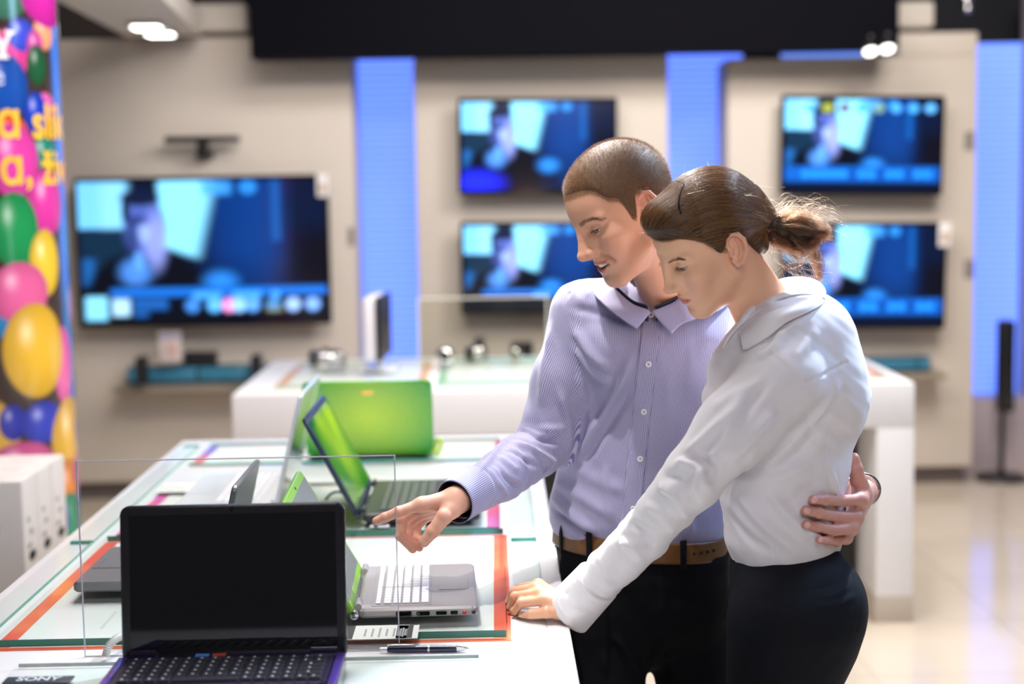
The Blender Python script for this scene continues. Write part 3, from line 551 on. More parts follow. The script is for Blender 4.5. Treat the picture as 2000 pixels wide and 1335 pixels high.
# ----------------------------------------------------------------- the clear upright sheet
g_acr = glassmat('clear_acrylic', (0.985, 0.985, 0.98), 0.02, 0.8)
ys = ty(1276, T, 460); A = [P(150, 895, ys), P(774, 892, ys), P(779, 1273, ys), P(163, 1277, ys)]
x0, x1 = (A[0].x+A[3].x)/2, (A[1].x+A[2].x)/2; zt = (A[0].z+A[1].z)/2
t = thing('acrylic_sheet', 'clear upright acrylic sheet standing behind the big black laptop', 'clear sheet', ((x0+x1)/2, ys, T))
w = x1-x0; h = zt-T; bm = B(); box(bm, (0, 0, h/2+0.0005), (w-0.004, 0.003, h-0.004)); obj('pane', bm, g_acr, t)
bm = B(); e = 0.0017
for c, s in (((0, 0, h-e/2), (w, 0.004, e)), ((0, 0, e/2), (w, 0.004, e)), ((-w/2+e/2, 0, h/2), (e, 0.004, h-2*e)), ((w/2-e/2, 0, h/2), (e, 0.004, h-2*e))): box(bm, c, s, 0.0006, 1)
obj('polished_edge', bm, mat('acrylic_edge', lin(186, 180, 188), 0.1, coat=0.5), t)
# ================================================================= laptops
def laptop(label, hinge, rz, w, d, th, lid, ang, mats, keys='dark', screen=None, lid_t=0.009, group=None, feet=0.0, rc=0.012, logo=None):
    """hinge: centre of the hinge line on the base's top; the base runs to local -y, the lid leans by ang from vertical"""
    mb, mk, md, ml, mz = mats                 # base, keys, deck, lid back, bezel
    t = thing('laptop', label, 'laptop', (hinge[0], hinge[1], hinge[2]-th-feet), rz, group); H = th+feet
    bm = B(); rslab(bm, (0, -d/2, feet), w, d, th, rc, min(0.004, th*0.3), 5); base = obj('base', bm, mb, t)
    bm = B(); rslab(bm, (0, -d*0.36, H-0.0004), w*0.9, d*0.5, 0.0016, 0.004, 0.0004, 3); obj('keyboard_deck', bm, md, base)
    bm = B(); rows = 6; cols = 15; kw = w*0.86/cols; kd = d*0.47/rows
    for r in range(rows):
        cx_ = -w*0.43; cc = 0
        while cc < cols:
            sp = 1
            if r == 0 and cc == 4: sp = 5
            elif r in (1, 2, 3) and cc in (0, 13): sp = 2 if cc == 13 else 1
            x = cx_+kw*(cc+sp/2); box(bm, (x, -d*0.36-d*0.47/2+kd*(r+0.5), H+0.0026), (kw*sp-0.0032, kd*(1.0 if r < 5 else 0.75)-0.0032, 0.0032), 0.0009, 1); cc += sp
            if keys == 'marked': box(bm, (x-0.002, -d*0.36-d*0.47/2+kd*(r+0.5)+0.002, H+0.0043), (0.0035 if sp < 3 else 0.0001, 0.0045, 0.0003), 0, 1, 1)  # pale key marks stand for legends and glints together
    obj('keyboard', bm, [mk, mat('key_legend_glint', lin(170, 172, 180), 0.5)], base)
    bm = B(); rslab(bm, (0, -d*0.8, H+0.0001), w*0.26, d*0.25, 0.0008, 0.004, 0, 3); box(bm, (0, -d*0.945, H+0.0005), (w*0.26, d*0.035, 0.0012), 0.0004, 1); obj('touchpad', bm, md, base)
    for s in (-1, 1):
        bm = B(); lathe(bm, [(0, -0.02), (0.006, -0.02), (0.006, 0.02), (0, 0.02)], 16, Matrix.Translation((s*w*0.4, 0.0, H+0.001)) @ Matrix.Rotation(math.radians(90), 4, 'Y')); obj('hinge', bm, mb, base)
    if feet:
        for sx in (-1, 1):
            for yy in (-0.02, -d+0.02):
                bm = B(); lathe(bm, [(0, 0), (0.006, 0), (0.006, feet+0.001), (0, feet+0.001)], 14, Matrix.Translation((sx*(w/2-0.03), yy, 0))); obj('foot', bm, m_black, base)
    L = Matrix.Translation((0, 0.005, H-th*0.55)) @ Matrix.Rotation(math.radians(90-ang), 4, 'X')    # lid plane: local x, y up along the lid, z towards the back
    # after rotation about X by (90-ang): y axis -> (0, sin(ang), cos(ang)); z axis -> (0,-cos,sin): front is +z
    bm = B(); rslab(bm, (0, lid/2, -lid_t), w, lid, lid_t, rc, 0.002, 6, 0, L); lo = obj('lid', bm, ml, t)
    bm = B(); rslab(bm, (0, lid/2, 0.0), w-0.006, lid-0.006, 0.0012, rc*0.8, 0.0003, 6, 0, L); obj('bezel', bm, mz, lo)
    bm = B(); b = 0.014; box(bm, (0, 0, 0), (w-2*b, lid-2.6*b, 0.001), 0, 1)
    for v in bm.verts: v.co = L @ (v.co+Vector((0, lid/2+0.004, 0.0014)))
    obj('screen', bm, screen or mat('dark_screen', (0.004, 0.004, 0.007), 0.06), lo)
    bm = B(); lathe(bm, [(0, 0.0022), (0.003, 0.002), (0.004, 0.001)], 14, L @ Matrix.Translation((0, lid-0.008, 0))); obj('webcam', bm, m_black_gloss, lo)
    if logo:
        bm = B(); box(bm, (0, 0, 0), (0.03, 0.012, 0.001), 0.0004, 1)
        for v in bm.verts: v.co = L @ (v.co+Vector((-0.0, lid-0.03, -lid_t-0.0006)))
        obj('emblem', bm, logo, lo)
    t['lidM'] = [c for r_ in L for c in r_]
    return t, L
m_lap_black = mat('black_laptop_shell', (0.012, 0.01, 0.014), 0.25, coat=0.2); m_key_black = mat('black_keys', (0.018, 0.018, 0.022), 0.4)
m_purple = mat('purple_laptop_shell', lin(70, 50, 130), 0.22, 0.3, coat=0.6); m_silver = mat('silver_laptop_shell', lin(180, 174, 174), 0.32, 0.5); m_key_white = mat('white_keys', lin(232, 232, 236), 0.4)
m_gun = mat('grey_laptop_shell', lin(128, 128, 132), 0.32, 0.4); m_key_grey = mat('grey_keys', lin(150, 152, 158), 0.4); m_lime = mat('lime_laptop_plastic', lin(124, 172, 52), 0.35, coat=0.2)
m_green = mat('green_gloss_lid', lin(70, 176, 20), 0.12, coat=0.6); m_wht = mat('white_gloss_plastic', lin(232, 236, 242), 0.12, coat=0.5); m_navy = mat('navy_laptop_shell', lin(38, 50, 70), 0.25, coat=0.3); m_char = mat('charcoal_deck', lin(64, 68, 66), 0.35)
zG = T+0.015; zH = T+0.009
# big black laptop facing the camera
yh = PZ(457, 1271, T+0.037).y; c = P(457, 1277, yh); tb, L = laptop('big open black laptop with a dark screen, nearest on the table', (c.x, yh, T+0.008+0.027), math.radians(0.3), 0.338, 0.235, 0.027, 0.236, 6, (mat('dark_violet_shell', lin(36, 28, 56), 0.22, 0.2, coat=0.5), m_key_black, mat('dark_purple_deck', lin(42, 34, 56), 0.3), m_lap_black, m_lap_black), screen=mat('glossy_dark_screen', (0.003, 0.003, 0.006), 0.04, coat=0.3), lid_t=0.012, rc=0.014, keys='marked')
lidB = [o for o in tb.children if o.name.startswith('lid')][0]; baseB = [o for o in tb.children if o.name.startswith('base')][0]
for dx, col in ((-0.045, (90, 140, 220)), (-0.02, (190, 80, 60))):
    bm = B(); box(bm, (dx, -0.012, 0.0277), (0.02, 0.012, 0.0008)); obj('sticker', bm, mat('sticker_'+str(col), lin(*col), 0.3), baseB)
bm = B()
for k in range(9): box(bm, (-0.12+0.03*k, -0.236, 0.02), (0.012, 0.003, 0.006), 0, 1)
obj('port_row', bm, m_dark, baseB)
for s, n in ((1, 'side_rail'), (-1, 'side_rail')):
    bm = B(); box(bm, (s*0.162, -0.12, 0.0272), (0.0125, 0.21, 0.0024), 0.001, 2); obj(n, bm, mat('bright_purple_trim', lin(120, 90, 200), 0.15, 0.6), baseB)
# silver laptop (user on the couple's side)
pn = PZ(928, 1185, zG+0.022); pf = PZ(928, 1100, zG+0.022); wS = pf.y-pn.y; xh = -0.238
zs = zG+0.022; mid = (xh, (pn.y+pf.y)/2, zs)
ta, L = laptop('silver open laptop with white keys and a lime screen frame', mid, math.radians(92), wS, pn.x-xh, 0.016, 0.22, 30, (m_silver, m_key_white, m_silver, m_lime, m_lime), screen=mat('grey_sleeping_screen', lin(112, 114, 110), 0.25), feet=0.006)
baseA = [o for o in ta.children if o.name.startswith('base')][0]
bm = B(); hx = -wS/2
for yy, w_, h_, k in ((-0.075, 0.026, 0.009, 0), (-0.107, 0.022, 0.007, 0), (-0.137, 0.018, 0.006, 0), (-0.158, 0.012, 0.006, 0)): box(bm, (hx, yy, 0.012), (0.003, w_, h_), 0.001, 1)
obj('side_port', bm, m_black_gloss, baseA)
for yy, mm in ((-0.175, mat('red_jack', (0.6, 0.03, 0.03), 0.3)), (-0.19, m_black)):
    bm = B(); lathe(bm, [(0, 0.002), (0.002, 0.002), (0.0035, 0.0)], 16, Matrix.Translation((hx, yy, 0.012)) @ Matrix.Rotation(math.radians(-90), 4, 'Y')); obj('audio_jack', bm, mm, baseA)
bm = B(); lathe(bm, [(0, -wS/2-0.004), (0.007, -wS/2-0.002), (0.008, -wS/2+0.004), (0.008, wS/2-0.004), (0, wS/2)], 24, Matrix.Translation((0, 0.006, 0.012)) @ Matrix.Rotation(math.radians(90), 4, 'Y')); obj('hinge_barrel', bm, m_chrome, baseA)
# grey laptop (user on the carton side)
pn = PZ(147, 1142, zG+0.02); hx_ = -0.512; wG = 0.275
td, L = laptop('grey open laptop beside the red border, mostly hidden by the big black one', (hx_, pn.y+wG/2, zG+0.024), math.radians(-90), wG, hx_-pn.x+0.006, 0.018, 0.183, 13, (m_gun, m_key_grey, m_gun, m_gun, m_black), feet=0.006)
# dark laptop with a green reflection painted on its screen
pn = PZ(708, 1008, zH+0.02); pf = PZ(720, 938, zH+0.02); wD = 0.37
m_gscr = mat('green_reflection_screen', lin(70, 150, 20), 0.08, emit=lin(60, 150, 10), estr=0.14); nt = m_gscr.node_tree; bs = nt.nodes['Principled BSDF']
tc = nt.nodes.new('ShaderNodeTexCoord'); nz = nt.nodes.new('ShaderNodeTexNoise'); nz.inputs['Scale'].default_value = 4; nz.inputs['Detail'].default_value = 1
rp = nt.nodes.new('ShaderNodeValToRGB'); rp.color_ramp.elements[0].color = (*lin(16, 110, 16), 1); rp.color_ramp.elements[1].color = (*lin(170, 205, 40), 1); rp.color_ramp.elements[0].position = 0.35; rp.color_ramp.elements[1].position = 0.6
nt.links.new(tc.outputs['Object'], nz.inputs['Vector']); nt.links.new(nz.outputs['Fac'], rp.inputs['Fac']); nt.links.new(rp.outputs['Color'], bs.inputs['Emission Color']); nt.links.new(rp.outputs['Color'], bs.inputs['Base Color'])
te, L = laptop("open dark blue laptop with a painted green reflection, in front of the man's arm", (pn.x, pn.y+wD/2, zH+0.026), math.radians(90), wD, 0.25, 0.02, 0.245, 27, (m_char, mat('charcoal_keys', lin(84, 90, 84), 0.4), m_char, m_navy, m_navy), screen=m_gscr, feet=0.006)
# white laptop
pn = PZ(530, 988, zH+0.02); wW = 0.37
tf, L = laptop('open white laptop seen from behind its upright glossy lid', (pn.x, pn.y+wW/2, zH+0.024), math.radians(-90), wW, 0.22, 0.018, 0.262, 14, (m_wht, m_key_white, m_wht, m_wht, m_wht), feet=0.006)
# green laptop with its back to us
pn = P(728, 892, 4.1); m_em = mat('green_lid_emblem', lin(235, 190, 90), 0.2, 0.5)
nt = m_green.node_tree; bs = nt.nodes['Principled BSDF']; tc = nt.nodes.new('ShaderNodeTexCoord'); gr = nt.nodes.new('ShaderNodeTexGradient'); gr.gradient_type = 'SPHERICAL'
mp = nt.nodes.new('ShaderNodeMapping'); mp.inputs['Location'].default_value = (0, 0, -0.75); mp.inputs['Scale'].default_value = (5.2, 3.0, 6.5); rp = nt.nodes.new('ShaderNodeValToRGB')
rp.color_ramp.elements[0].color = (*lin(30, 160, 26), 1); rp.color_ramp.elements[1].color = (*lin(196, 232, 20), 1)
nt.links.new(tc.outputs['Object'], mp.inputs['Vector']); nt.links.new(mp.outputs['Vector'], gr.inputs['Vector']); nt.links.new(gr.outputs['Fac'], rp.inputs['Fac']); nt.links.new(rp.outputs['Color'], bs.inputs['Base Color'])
tg, L = laptop('green laptop at the far end with its glossy lid turned to us', (pn.x, 4.04, zH+0.0205), math.radians(180), 0.338, 0.2, 0.016, 0.209, 16, (m_green, m_key_black, m_char, m_green, m_black), feet=0.004, rc=0.014, logo=m_em, lid_t=0.01)
# ----------------------------------------------------------------- pen, cables
a, b = PZ(742, 1264, T+0.007), PZ(917, 1262, T+0.007); ln = (b-a).length
t = thing('ballpoint_pen', 'dark blue ballpoint pen lying at the front edge of the glass', 'pen', (a.x, a.y-0.006, T+0.006), math.atan2(b.y-a.y, b.x-a.x))
RX = Matrix.Rotation(math.radians(90), 4, 'Y')
bm = B(); lathe(bm, [(0, 0.012), (0.0045, 0.012), (0.0055, 0.03), (0.0055, ln*0.55), (0.0056, ln*0.56), (0.0052, ln*0.86), (0, ln*0.86)], 20, RX); obj('barrel', bm, mat('navy_pen', lin(22, 24, 62), 0.15, coat=0.5), t)
bm = B(); lathe(bm, [(0, ln*0.855), (0.0052, ln*0.86), (0.0036, ln*0.95), (0.0012, ln*0.995), (0, ln)], 20, RX); lathe(bm, [(0.0055, ln*0.535), (0.006, ln*0.54), (0.006, ln*0.555), (0.0055, ln*0.56)], 20, RX); lathe(bm, [(0, 0), (0.0028, 0.001), (0.0028, 0.013), (0, 0.013)], 16, RX); obj('metal_tip', bm, m_chrome, t)
bm = B(); box(bm, (0.034, 0, 0.0072), (0.045, 0.004, 0.0014), 0.0006, 2); box(bm, (0.014, 0, 0.006), (0.004, 0.004, 0.003), 0.0005, 1); obj('clip', bm, m_chrome, t)
def cable(label, pts, r, m, rib=False, name='cable'):
    bm = B(); P_ = [Vector(p) for p in pts]; q = []
    for i in range(len(P_)-1):
        p0, p1, p2, p3 = P_[max(i-1, 0)], P_[i], P_[i+1], P_[min(i+2, len(P_)-1)]
        for k in range(16):
            s = k/16; q.append(0.5*((2*p1)+(p2-p0)*s+(2*p0-5*p1+4*p2-p3)*s*s+(3*p1-p0-3*p2+p3)*s**3))
    q.append(P_[-1]); rr = [r*(1+0.18*(i % 2)) for i in range(len(q))] if rib else r
    tube(bm, q, rr, 10); return tag(obj(name, bm, m), label, 'cable')
cable('ribbed grey security cable curling behind the big black laptop', [PZ(206, 1282, T+0.006), PZ(212, 1262, T+0.02), PZ(228, 1246, T+0.025), PZ(250, 1240, T+0.02), PZ(280, 1248, T+0.006)], 0.0055, mat('grey_cable', lin(200, 196, 190), 0.4), True)
cable('thin yellow-green cable at the corner of the green laptop', [P(846, 884, 4.0), P(856, 858, 3.99), P(862, 868, 3.98), P(853, 890, 3.97)], 0.005, mat('yellow_cable', lin(176, 206, 40), 0.4))
cable('dark looped cable behind the dark blue laptop lid', [PZ(636, 975, zH+0.003), PZ(650, 962, zH+0.02), PZ(668, 962, zH+0.018), PZ(684, 985, zH+0.003)], 0.003, m_dark)
# ================================================================= goods on the back table
zB = T
m_cam = mat('silver_camera', (0.6, 0.58, 0.58), 0.25, 0.9)
def camera_toy(label, px, py, s, m, Y):
    q = P(px, py, Y); q.z = zB+0.014; t = thing('compact_camera', label, 'camera', q, 0.3)
    bm = B(); box(bm, (0, 0, 0.035*s), (0.11*s, 0.05*s, 0.066*s), 0.012*s, 3); obj('body', bm, m, t)
    bm = B(); lathe(bm, [(0, 0.0), (0.032*s, 0.0), (0.032*s, 0.03*s), (0.026*s, 0.034*s), (0.024*s, 0.03*s), (0, 0.028*s)], 28, Matrix.Translation((0, -0.024*s, 0.036*s)) @ Matrix.Rotation(math.radians(90), 4, 'X')); obj('lens', bm, m_chrome, t)
    bm = B(); box(bm, (0.02*s, 0, 0.072*s), (0.03*s, 0.03*s, 0.014*s), 0.004*s, 2); obj('flash', bm, m_dark, t)
    bm = B(); lathe(bm, [(0, 0.078*s), (0.008*s, 0.078*s), (0.008*s, 0.066*s)], 14, Matrix.Translation((-0.035*s, 0, 0))); obj('shutter_button', bm, m_chrome, t)
def ball_cam(label, px, py, r, Y):
    q = P(px, py, Y); t = thing('round_web_camera', label, 'camera', (q.x, Y, zB+0.0137), 0)
    bm = B(); lathe(bm, [(0, 0), (r*0.8, 0), (r*0.82, 0.006), (r*0.3, 0.012), (0, 0.012)], 28); obj('stand', bm, m_chrome, t)
    bm = B(); lathe(bm, [(0, 0.008)]+[(r*math.cos(a), 0.008+r+r*math.sin(a)) for a in np.linspace(-1.4, 1.4, 14)]+[(0, 0.008+2*r)], 28); obj('ball', bm, mat('mirror_ball_metal', (0.75, 0.74, 0.72), 0.1, 1.0), t)
    bm = B(); lathe(bm, [(0, 0.003), (r*0.5, 0.002), (r*0.55, -0.004)], 24, Matrix.Translation((0, -r*0.93, 0.008+r)) @ Matrix.Rotation(math.radians(90), 4, 'X')); obj('lens', bm, m_black_gloss, t)
camera_toy('dark compact camera in the cluster on the back table', 628, 712, 0.9, m_dark, 6.1); camera_toy('silver compact camera in the cluster on the back table', 648, 716, 1.0, m_cam, 5.95)
camera_toy('small black compact camera between the two round cameras', 930, 720, 0.8, m_black, 6.2)
ball_cam('shiny round camera on the back table, the larger of two', 870, 712, 0.036, 6.0); ball_cam("shiny round camera on the back table nearer the man's sleeve", 1006, 708, 0.027, 6.1)
# upright monitor seen from its side
q = P(757, 705, 5.95); t = thing('monitor', 'slim monitor on the back table seen edge on', 'monitor', (q.x, 5.95, zB+0.014), math.radians(87)); hm = P(750, 580, 5.95).z-zB-0.014
bm = B(); box(bm, (0, 0.012, 0.03+hm/2), (0.34, 0.02, hm-0.04), 0.004); obj('screen_frame', bm, m_black, t)
bm = B(); box(bm, (0, 0.046, 0.03+hm/2), (0.334, 0.048, hm-0.045), 0.01); obj('back_shell', bm, mat('pale_grey_plastic', lin(226, 220, 224), 0.4), t)
bm = B(); box(bm, (0, 0.03, 0.006), (0.2, 0.14, 0.012), 0.004); box(bm, (0, 0.03, 0.03), (0.05, 0.03, 0.06), 0.004); obj('stand', bm, m_wht, t)
# clear upright sheets on the back table
def bsheet(label, px0, px1, py, Y):
    a, b = P(px0, py, Y), P(px1, py, Y); t = thing('acrylic_sheet', label, 'clear sheet', ((a.x+b.x)/2, Y, zB)); w = b.x-a.x; h = a.z-zB
    bm = B(); box(bm, (0, 0, h/2), (w-0.006, 0.004, h-0.006)); obj('pane', bm, glassmat('thin_acrylic', (0.94, 0.94, 0.9), 0.05, 0.6), t)
    bm = B()
    for c, s in (((0, 0, h-0.003), (w, 0.006, 0.006)), ((-w/2+0.003, 0, h/2), (0.006, 0.006, h-0.008)), ((w/2-0.003, 0, h/2), (0.006, 0.006, h-0.008))): box(bm, c, s, 0.001, 1)
    obj('polished_edge', bm, mat('frosted_edge', lin(214, 210, 200), 0.3), t)
bsheet('clear upright sheet on the back table behind the round cameras', 815, 1070, 582, 6.05)
bx = lambda px: PZ(px, 740, T).x
def bplate(label, px0, px1, y0, y1, bcol):
    a, b = P(px0, 745, y0).x, P(px1, 745, y0).x
    bm = B(); box(bm, ((a+b)/2, (y0+y1)/2, T+0.001), (b-a, y1-y0, 0.001), 0, 1, 0); box(bm, ((a+b)/2, (y0+y1)/2, T+0.002), (b-a-0.07, y1-y0-0.07, 0.001), 0, 1, 1)
    tag(obj('printed_sheet', bm, [mat('back_border_'+str(bcol), lin(*bcol), 0.5), m_paper]), label+' sheet', 'printed sheet')
    glass_plate('glass_plate', label+' glass plate', a+0.01, b-0.01, y0+0.01, y1-0.01, T+0.0035, 0.01, edge=mat('pale_teal_edge', lin(170, 214, 200), 0.3))
bplate('orange edged, on the back table under the camera cluster,', 530, 830, 5.5, 6.25, (216, 160, 120))
bplate('green edged, on the back table under the round cameras,', 850, 1180, 5.5, 6.25, (150, 190, 160))
bplate("red edged, on the back table beyond the woman's back,", 1420, 1740, 5.5, 6.25, (222, 120, 96))
speaker("black speaker below the middle televisions, upright", 937, 660, 705, 0.05, 0.09, 7.6); speaker("square black speaker below the middle televisions, beside the man's sleeve", 1020, 668, 705, 0.11, 0.09, 7.6)
q = P(980, 715, 7.7); shelf('plain shelf under the middle pair of televisions', q.x-0.4, q.x+0.4, q.z-0.08, q.z+0.02, [0.5])
bm = B(); q = P(752, 735, 5.55); box(bm, (P(780, 735, 5.6).x, 5.6, T+0.0165), (0.13, 0.1, 0.0015)); tag(obj('spec_card', bm, mat('pale_blue_card', lin(196, 206, 236), 0.5)), 'pale blue card on the back table by the monitor', 'card')
# ================================================================= implicit surfaces -> meshes
def f_ell(c, r, Rm=None):
    c = np.array(c, np.float32); r = np.array(r, np.float32)
    def f(p):
        q = p-c
        if Rm is not None: q = q@Rm.astype(np.float32)
        a = q/r; k0 = np.sqrt((a*a).sum(1)); b = a/r; k1 = np.sqrt((b*b).sum(1))+1e-9
        return k0*(k0-1)/k1
    m = max(r) if Rm is not None else r
    return f, c-m, c+m
def f_cap(a, b, ra, rb):
    a = np.array(a, np.float32); b = np.array(b, np.float32); ab = b-a; L = float(ab@ab)+1e-9
    def f(p):
        q = p-a; t = np.clip((q@ab)/L, 0, 1); d = q-t[:, None]*ab
        return np.sqrt((d*d).sum(1))-(ra+(rb-ra)*t)
    m = max(ra, rb); return f, np.minimum(a, b)-m, np.maximum(a, b)+m
def f_chain(pts, lat, rx, ry):
    """tube of elliptical section through pts; lat = direction of the first radius at each point"""
    pts = [np.array(q, np.float32) for q in pts]; n = len(pts)
    def f(p):
        best = np.full(len(p), 1e3, np.float32)
        for i in range(n-1):
            a, b = pts[i], pts[i+1]; ab = b-a; L = float(ab@ab)+1e-9; ax = ab/math.sqrt(L)
            t0 = ((p-a)@ab)/L; t = np.clip(t0, 0, 1); q = p-a-t[:, None]*ab
            l = np.array(lat[i], np.float32)*(1-t[:, None])+np.array(lat[i+1], np.float32)*t[:, None]
            l = l-(l@ax)[:, None]*ax; l /= np.sqrt((l*l).sum(1))[:, None]+1e-9
            X = rx[i]+(rx[i+1]-rx[i])*t; Y = ry[i]+(ry[i+1]-ry[i])*t
            u = (q*l).sum(1); w = q@ax; v2 = np.maximum((q*q).sum(1)-u*u-w*w, 0); mr = np.minimum(X, Y)
            k0 = np.sqrt((u/X)**2+v2/Y**2+(w/mr)**2); k1 = np.sqrt((u/X**2)**2+v2/Y**4+(w/mr**2)**2)+1e-9
            best = np.minimum(best, np.where(k0 > 1e-4, k0*(k0-1)/k1, -mr))
        return best
    m = max(max(rx), max(ry)); P_ = np.array(pts); return f, P_.min(0)-m, P_.max(0)+m
class Sdf:
    def __init__(s): s.pr = []; s.post = []
    def add(s, prim, k=0.5, op='U'):
        f, lo, hi = prim; s.pr.append((f, np.array(lo), np.array(hi), op, k)); return s
    def ell(s, c, r, k=0.5, op='U', Rm=None): return s.add(f_ell(c, r, Rm), k, op)
    def cap(s, a, b, ra, rb=None, k=0.5, op='U'): return s.add(f_cap(a, b, ra, ra if rb is None else rb), k, op)
    def path(s, pts, rs, k=0.5, op='U', kin=None):
        for i in range(len(pts)-1): s.cap(pts[i], pts[i+1], rs[i], rs[i+1], k if i == 0 or kin is None else kin, op)
        return s
    def ev(s, p, lo=None, hi=None):
        p = np.asarray(p, np.float32)
        if lo is None: lo, hi = p.min(0), p.max(0)
        d = np.full(len(p), 1e3, np.float32)
        for f, a, b, op, k in s.pr:
            if (a-1.6*k-0.02 > hi).any() or (b+1.6*k+0.02 < lo).any(): continue
            e = f(p)
            if op == 'U':
                h = np.clip(0.5+0.5*(d-e)/k, 0, 1); d = d*(1-h)+e*h-k*h*(1-h)
            elif op == 'S':
                h = np.clip(0.5-0.5*(d+e)/k, 0, 1); d = d*(1-h)-e*h+k*h*(1-h)
            elif op == 'I':
                h = np.clip(0.5-0.5*(d-e)/k, 0, 1); d = d*(1-h)+e*h+k*h*(1-h)
        for g in s.post: d = g(p, d)
        return d
    def mesh(s, h, lo=None, hi=None, smooth=1, n=20):
        if lo is None:
            lo = np.min([a for _, a, _, o, _ in s.pr if o == 'U'], 0)-2*h; hi = np.max([b for _, _, b, o, _ in s.pr if o == 'U'], 0)+2*h
        lo = np.array(lo, float); hi = np.array(hi, float); N = np.ceil((hi-lo)/h).astype(int)+1; nb = (N+n-1)//n
        BI = np.stack(np.meshgrid(*[np.arange(k) for k in nb], indexing='ij'), -1).reshape(-1, 3)
        cen = lo+(BI*n+n/2)*h; dc = s.ev(cen, lo, hi); BI = BI[np.abs(dc) < n*h*1.25]
        g = np.arange(n+1); G = np.stack(np.meshgrid(g, g, g, indexing='ij'), -1).reshape(-1, 3)
        NY, NZ = N[1]+2*n, N[2]+2*n; ids = []; vs = []; qs = []
        key = lambda I, J, K: ((I+1)*NY+(J+1))*NZ+K+1
        for bi in BI:
            base = bi*n; p = lo+(base+G)*h; d = s.ev(p, p[0], p[-1]).reshape(n+1, n+1, n+1)
            sg = d < 0
            if sg.all() or not sg.any(): continue
            c = np.zeros((n, n, n), int)
            for a in (0, 1):
                for b in (0, 1):
                    for e in (0, 1): c += sg[a:a+n, b:b+n, e:e+n]
            I, J, K = np.nonzero((c > 0) & (c < 8))
            acc = np.zeros((len(I), 3)); cnt = np.zeros(len(I))
            for ax in range(3):
                o = [0, 0, 0]; o[ax] = 1; A2 = [q for q in range(3) if q != ax]
                for a in (0, 1):
                    for b in (0, 1):
                        off = [0, 0, 0]; off[A2[0]] = a; off[A2[1]] = b
                        d0 = d[I+off[0], J+off[1], K+off[2]]; d1 = d[I+off[0]+o[0], J+off[1]+o[1], K+off[2]+o[2]]
                        m = (d0 < 0) != (d1 < 0); t = np.where(m, d0/np.where(m, d0-d1, 1), 0)
                        q = np.zeros((len(I), 3)); q[:, A2[0]] = a; q[:, A2[1]] = b; q[:, ax] = t
                        acc += q*m[:, None]; cnt += m
            vs.append(lo+(base+np.stack([I, J, K], 1)+acc/cnt[:, None])*h); ids.append(key(I+base[0], J+base[1], K+base[2]))
            for ax in range(3):
                o = [0, 0, 0]; o[ax] = 1; s0 = sg[:n, :n, :n]; s1 = sg[o[0]:n+o[0], o[1]:n+o[1], o[2]:n+o[2]]
                X = np.stack(np.nonzero(s0 != s1), 1)
                if not len(X): continue
                inside = s0[X[:, 0], X[:, 1], X[:, 2]]; A2 = [(ax+1) % 3, (ax+2) % 3]; q = []
                for a, b in ((1, 1), (0, 1), (0, 0), (1, 0)):
                    Y = X+base; Y = Y.copy(); Y[:, A2[0]] -= a; Y[:, A2[1]] -= b; q.append(key(Y[:, 0], Y[:, 1], Y[:, 2]))
                q = np.stack(q, 1); q[~inside] = q[~inside][:, ::-1]; qs.append(q)
        ids = np.concatenate(ids); vs = np.concatenate(vs); q = np.concatenate(qs)
        o = np.argsort(ids); ids = ids[o]; vs = vs[o]; ix = np.searchsorted(ids, q); ix = np.clip(ix, 0, len(ids)-1)
        ok = (ids[ix] == q).all(1); ix = ix[ok]
        for _ in range(smooth): vs = relax(vs, ix, 0.5)
        return vs, ix
def relax(v, q, lam):
    s = np.zeros_like(v); c = np.zeros(len(v))
    for a, b in ((0, 1), (1, 2), (2, 3), (3, 0)):
        for x, y in ((a, b), (b, a)):
            for k in range(3): s[:, k] += np.bincount(q[:, x], v[q[:, y], k], len(v))
            c += np.bincount(q[:, x], minlength=len(v))
    return v*(1-lam)+lam*s/np.maximum(c, 1)[:, None]
def vnormals(v, q):
    n = np.cross(v[q[:, 2]]-v[q[:, 0]], v[q[:, 3]]-v[q[:, 1]]); s = np.zeros_like(v)
    for k in range(4):
        for a in range(3): s[:, a] += np.bincount(q[:, k], n[:, a], len(v))
    return s/(np.linalg.norm(s, axis=1)[:, None]+1e-12)
def mesh_of(name, v, q, mats, parent=None, col=None, attrs=None, mi=None):
    me = bpy.data.meshes.new(name); me.vertices.add(len(v)); me.vertices.foreach_set('co', np.asarray(v, np.float32).ravel())
    me.loops.add(len(q)*4); me.loops.foreach_set('vertex_index', q.astype(np.int32).ravel()); me.polygons.add(len(q))
    me.polygons.foreach_set('loop_start', np.arange(0, len(q)*4, 4, dtype=np.int32))
    me.update(calc_edges=True); me.validate()
    if col is not None:
        a = me.color_attributes.new('Col', 'FLOAT_COLOR', 'POINT'); a.data.foreach_set('color', np.concatenate([col, np.ones((len(v), 1))], 1).astype(np.float32).ravel())
    for k, x in (attrs or {}).items():
        a = me.attributes.new(k, 'FLOAT', 'POINT'); a.data.foreach_set('value', np.asarray(x, np.float32))
    o = link(name, me, mats, parent, 3.14)
    if mi is not None: me.polygons.foreach_set('material_index', mi.astype(np.int32))
    return o
class Frame:
    """local centimetre frame of a head or hand: columns of R are forward, left, up"""
    def __init__(s, R, t, sc): s.R = np.array(R); s.t = np.array(t); s.s = sc*0.01
    def w(s, p): return (np.asarray(p)*s.s)@s.R.T+s.t
    def l(s, p): return ((np.asarray(p)-s.t)@s.R)/s.s
